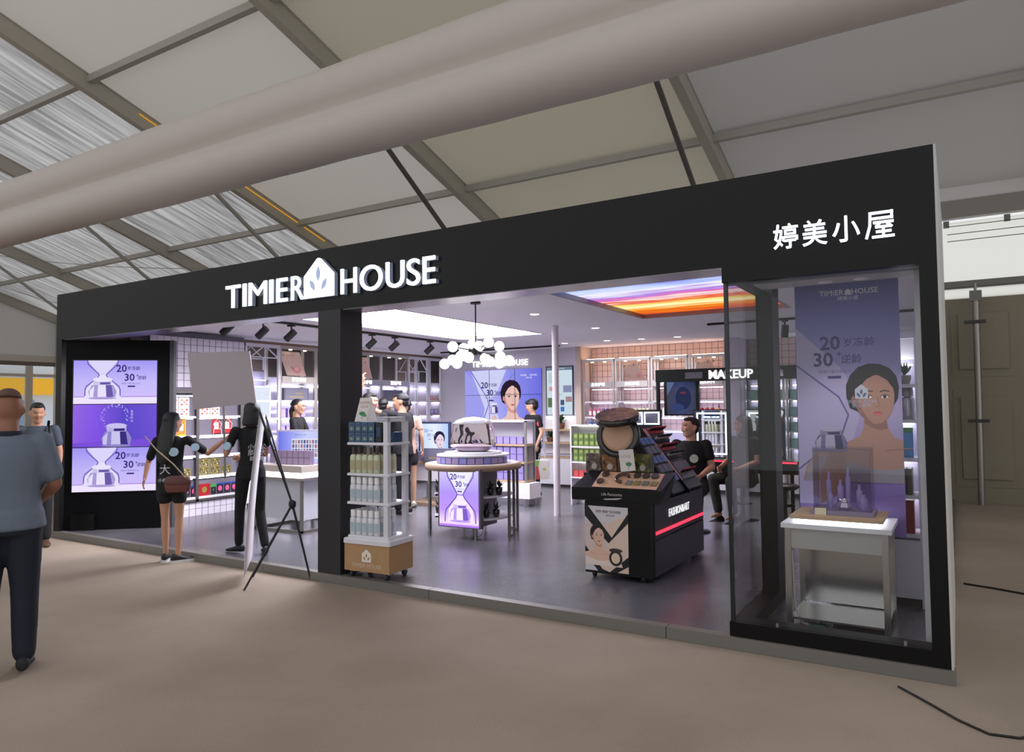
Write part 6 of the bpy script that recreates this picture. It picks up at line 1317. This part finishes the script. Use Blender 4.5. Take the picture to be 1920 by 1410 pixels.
lipc = M('lip_case', '#15141a', .2, coat=.5); lipr = M('lip_red', '#c43a44', .35); mb = MB().cyl((0, 0, 0), (0, 0, .045), .0095, n=8); mb.cyl((0, 0, .045), (0, 0, .062), .007, n=8, m=1); mlip = mb.mesh('lipstick', [lipc, lipr]); mb = MB().cyl((0, 0, 0), (0, 0, .03), .0095, n=8); mb.cyl((0, 0, .03), (0, 0, .065), .0075, n=8, m=1); mglo = mb.mesh('lip_gloss', [M('gloss_white', '#cfccd0', .25), lipc])
t = thing('lipstick_tray', 'pink backed acrylic strip with a model photo on the lipstick rack', 'display strip', (0, 0, 0)); t.matrix_world = R3
MB().box(-.24, -.18, -.62, -.02, .001, .01).build('photo_strip', M('strip_pink', '#d2a0a0', .4, noise=.3, nscale=9), t)
for r in range(4): MB().box(-.17, .23, -.085-r*.1, -.02-r*.1, .001, .018).build('step', [M('step_red', '#b84a50', .3), M('step_black', '#1d1c20', .3)][r % 2], t)
MB().box(-.17, .23, -.62, -.43, .001, .02).build('lower_case', M('step_grey', '#6c6870', .3), t)
for r in range(4):
    for i in range(8): onrack(R3, mlip if r % 2 == 0 else mglo, -.15+i*.05, .05+r*.1, 'lipstick' if r % 2 == 0 else 'lip_gloss', ('red lipstick' if r % 2 == 0 else 'white lip gloss')+' standing in the %s row of the lipstick rack' % ['top', 'second', 'third', 'fourth'][r], 'lipstick', 'lipsticks on the rear rack', w=.019)
for i in range(6): onrack(R3, mlip, -.14+i*.06, .55, 'lipstick', 'lipstick standing in the lower case of the lipstick rack', 'lipstick', 'lipsticks on the rear rack', w=.021)

# ------------------------------------------------------------------ makeup counter with lit mirrors
MY = 5.5; t = thing('makeup_counter', 'black makeup counter with a red light line and MAKEUP header', 'counter', (6.82, MY, FZ))
MB().box(-1.0, 1.0, -.28, .1, .56, .70).build('drawer_box', blackgl, t); MB().box(-1.02, 1.02, -.32, .12, .70, .735).build('counter_top', blackgl, t); MB().box(-1.0, 1.0, -.326, -.32, .705, .725).build('red_light', GLOW('red_led', (1, .03, .06), 2.6), t)
for x in (-1.0, .96): MB().box(x, x+.04, .0, .06, 0, 2.0).build('post', blackgl, t)
hd = MB().box(-1.0, 1.0, -.02, .1, 1.82, 2.0).build('header', blackgl, t)
for x in (-.55, -.2, .55): MB().box(x, x+.25, -.026, -.0201, 1.86, 1.95).build('header_panel', M('header_grey', '#6a6870', .4), hd)
mb = MB(); put_text(mb, 'MAKEUP', .17, 0, 0, 0, 0, .006, .004, .95); o = mb.build('lettering', GLOW('makeup_letters', (1, 1, 1), 2.4), hd); o.location = (.1, -.04, 1.90)
for x in (-.9, -.1, .9): MB().box(x, x+.04, -.25, -.21, 0, .56).build('leg', blackgl, t)
for x, wh in ((-.16, 'left'), (.56, 'right')):
    m_ = thing('lit_mirror', wh+' black framed mirror with a glowing white outline on the makeup counter', 'mirror', (6.82+x, MY-.1, FZ+.736))
    MB().box(-.26, .26, 0, .03, 0, .68).build('frame', blackgl, m_); MB().box(-.245, .245, -.004, 0, .015, .665).build('glass', M('mirror_glass', '#d8dade', .02, 1.0), m_)
    g_ = GLOW('mirror_led', (.8, .9, 1), 3.5); l_ = MB(); l_.box(-.21, .21, -.008, -.004, .615, .635).box(-.21, .21, -.008, -.004, .05, .07).box(-.21, -.19, -.008, -.004, .07, .615).box(.19, .21, -.008, -.004, .07, .615); l_.build('light_outline', g_, m_)
    mb = MB(); put_text(mb, 'TIMIER HOUSE', .035, 0, -.0065, .57, 0, .0003); mb.build('lettering', g_, m_)
t = thing('blue_poster', 'dark blue lit makeup poster in a black frame over the counter', 'poster', (6.10, MY+.3, 1.40)); MB().box(-.27, .27, 0, .05, 0, .55).build('frame', blackgl, t)
p = Pic(.5); p.poly(rect(-.22, .22, .02, .53), grad('poster_navy', [(0, '#2c3558'), (.5, '#3d4c86'), (1, '#26305a')], 'x', -.22, .22, .5)); p.poly(ell(.03, .26, .12, .17), '#39426c'); p.poly([(-.22, .3), (-.1, .5), (-.22, .5)], '#7a90c8'); p.poly(ell(.03, .34, .05, .02), '#8a4a5c'); p.poly(ell(-.06, .12, .1, .06), '#4a5c98'); p.done('picture', t, (0, -.001, 0))
t = thing('lit_frame_row', 'row of three white glowing frames on a black bar behind the giant compact', 'lit display', (5.75, 5.05, FZ+.9)); MB().box(-.4, .3, 0, .04, .28, .52).build('bar', blackgl, t)
g_ = GLOW('mirror_led', (.8, .9, 1), 3.5)
for x0, x1 in ((-.38, -.12), (-.1, .03), (.05, .28)):
    MB().box(x0, x1, -.008, -.002, .31, .33).box(x0, x1, -.008, -.002, .47, .49).box(x0, x0+.02, -.008, -.002, .33, .47).box(x1-.02, x1, -.008, -.002, .33, .47).build('glow_frame', g_, t); MB().box(x0+.025, x1-.025, -.003, -.001, .335, .465).build('mirror', M('frame_mirror', '#8e94a8', .1, .8), t)
MB().box(-.36, .26, .0, .04, -.9, .28).build('stand', blackgl, t)
def stool(label, loc, seat=.46):
    t = thing('bar_stool', label, 'stool', loc, 0, 'black bar stools'); MB().lathe([(.0, seat-.05), (.14, seat-.05), (.18, seat-.02), (.18, seat), (.15, seat+.015), (0, seat+.018)], 22).build('seat', dark, t)
    MB().cyl((0, 0, .03), (0, 0, seat-.05), .028, n=12).build('column', dark, t); MB().lathe([(.2, 0), (.2, .012), (.06, .03), (.03, .08)], 24).build('base', M('stool_base', '#3a3a40', .35, .5), t); MB().lathe([(.12, .2), (.125, .205), (.12, .21), (.115, .205), (.12, .2)], 22).build('foot_ring', dark, t)
stool('black bar stool under the person behind the corner glass', (7.2, 4.85, FZ)); stool('black bar stool under the man at the lipstick rack', (6.92, 3.66, FZ)); stool('empty black bar stool right of the glass post', (7.72, 4.86, FZ))
SIT = dict(pelvis=(0, 0, .60), chest=(0, 0, .93), neck=(0, -.01, 1.11), head=(0, -.03, 1.255), shL=(.175, 0, 1.055), shR=(-.175, 0, 1.055), hiL=(.09, -.02, .58), hiR=(-.09, -.02, .58), knL=(.15, -.42, .57), knR=(-.15, -.42, .57), anL=(.12, -.36, .16), anR=(-.12, -.36, .16), elL=(.24, -.02, .8), elR=(-.24, -.02, .8), wrL=(.16, -.26, .72), wrR=(-.16, -.26, .72))
t, J = person('man in a black tee sitting at the lipstick rack, looking up to the left', (6.92, 3.66, FZ-.04), .1, 1.7, SIT, 1.05, hair='short', skin=skinl, hyaw=-.75, hpitch=-.15)
back_print(t, J, [('小婚公', .06), ('大公主', .1)], .135, .95, 0, H=1.7); patch(t, (.06, -.14, .9), (0, -1, .2), M('print_flower', '#9aa294', .7), .05)
t, J = person('seated person in dark patterned trousers behind the corner glass edge', (7.24, 4.85, FZ-.04), -.5, 1.7, SIT, 1.0, hair='bob', skin=skinm, lowm=M('camo_dark', '#22221f', .8, noise=.8, nscale=14), hyaw=-.3, shoe='sneaker')

# ------------------------------------------------------------------ shelf behind the corner window banner
ry = 1.3; rz_ = [z-FZ for z in (.60, .88, 1.15, 1.43, 1.69)]; fr_ = FR((8.74, ry, FZ), 0)
bay('white lit shelf of bags and canisters right behind the lilac banner', fr_, .64, rz_, 2.0, posts='white', d=.34, backm=M('niche_back'), z_head=(1.80, 1.81), base=.48)
can = bottle_thing('metal_canister', '', None, .05, .235, M('canister_silver', '#b9b6ba', .25, .85), M('canister_cap', '#8c8a90', .3, .7), style='flat')
for i in range(5): puts(can, fr_, .1+i*.112, .09, rz_[3], 'silver canister on the shelf behind the banner', 'silver canisters')
mbag = box_mesh('pouch_bag', .075, .05, .22, M('bag_blue', '#2f7fc4', .4), M('bag_blue_face', '#3f9ad8', .4), [(rect(-.5, .5, .85, 1), igrn)]); mbag2 = box_mesh('pouch_bag', .075, .05, .22, M('bag_pink', '#c47a9a', .4), iwht, [(rect(-.5, .5, .85, 1), igrn)]); mgb = box_mesh('folded_bag', .03, .2, .19, M('bag_olive', '#5c5c4c', .6, noise=.2), None)
for i in range(6): put(mbag if i % 3 else mbag2, 'pouch_bag', fr_, .1+i*.088, .08, rz_[2], ('blue' if i % 3 else 'pink')+' pouch with a green top behind the banner', 'pouch', 'pouches behind the banner')
for i in range(14): put(mgb, 'folded_bag', fr_, .08+i*.036, .13, rz_[1], 'dark olive folded bag in the row behind the banner', 'bag', 'folded bags behind the banner')
mrb = box_mesh('red_gift_bag', .24, .12, .24, M('bag_dark_red', '#8a1c26', .4), None, [(rect(-.04, .04, 0, 1), M('ribbon_silver', '#c9c4c4', .3))])
for i in range(2): put(mrb, 'red_gift_bag', fr_, .19+i*.26, .1, rz_[0], 'dark red gift bag with silver ribbon behind the banner', 'bag', 'red gift bags')
plant('potted_plant', 'spiky plant in a grey pot on the shelf behind the banner', (9.27, 1.38, FZ+rz_[4]+.001), .05, .19, gpot, 'spiky', None, 9)

# ------------------------------------------------------------------ look-alikes get their place: layer, then order from the left
ORD = 'first second third fourth fifth sixth seventh eighth ninth tenth eleventh twelfth thirteenth fourteenth fifteenth sixteenth seventeenth eighteenth nineteenth twentieth'.split()
def single_out():
    bpy.context.view_layer.update(); inv = cam.matrix_world.inverted(); by = {}
    for o in COL.objects:
        if o.parent is None and 'label' in o and 'category' in o: by.setdefault(o['label'], []).append(o)
    for lb, os_ in by.items():
        if len(os_) < 2: continue
        lv = []
        for o in sorted(os_, key=lambda q: -q.matrix_world.translation.z):
            z = o.matrix_world.translation.z
            if lv and abs(lv[-1][0]-z) < .03: lv[-1][1].append(o)
            else: lv.append([z, [o]])
        nm = {1: [''], 2: [', upper', ', lower'], 3: [', top', ', middle', ', bottom'], 4: [', top', ', second', ', third', ', bottom']}.get(len(lv), [', level %s from top' % ORD[min(k, 19)] for k in range(len(lv))])
        for (z, row), n in zip(lv, nm):
            def sx(q): v = inv @ q.matrix_world.translation; return v.x/-v.z
            row.sort(key=sx)
            for k, o in enumerate(row):
                o['label'] = lb+n+(' layer' if n and 'level' not in n else '')+('' if len(row) == 1 else ', %s from left' % ORD[min(k, 19)])
    for o in COL.objects:
        if 'label' in o and len(o['label'].replace(',', ' ').split()) > 16: print('LONG', len(o['label'].split()), o['label'])
single_out()
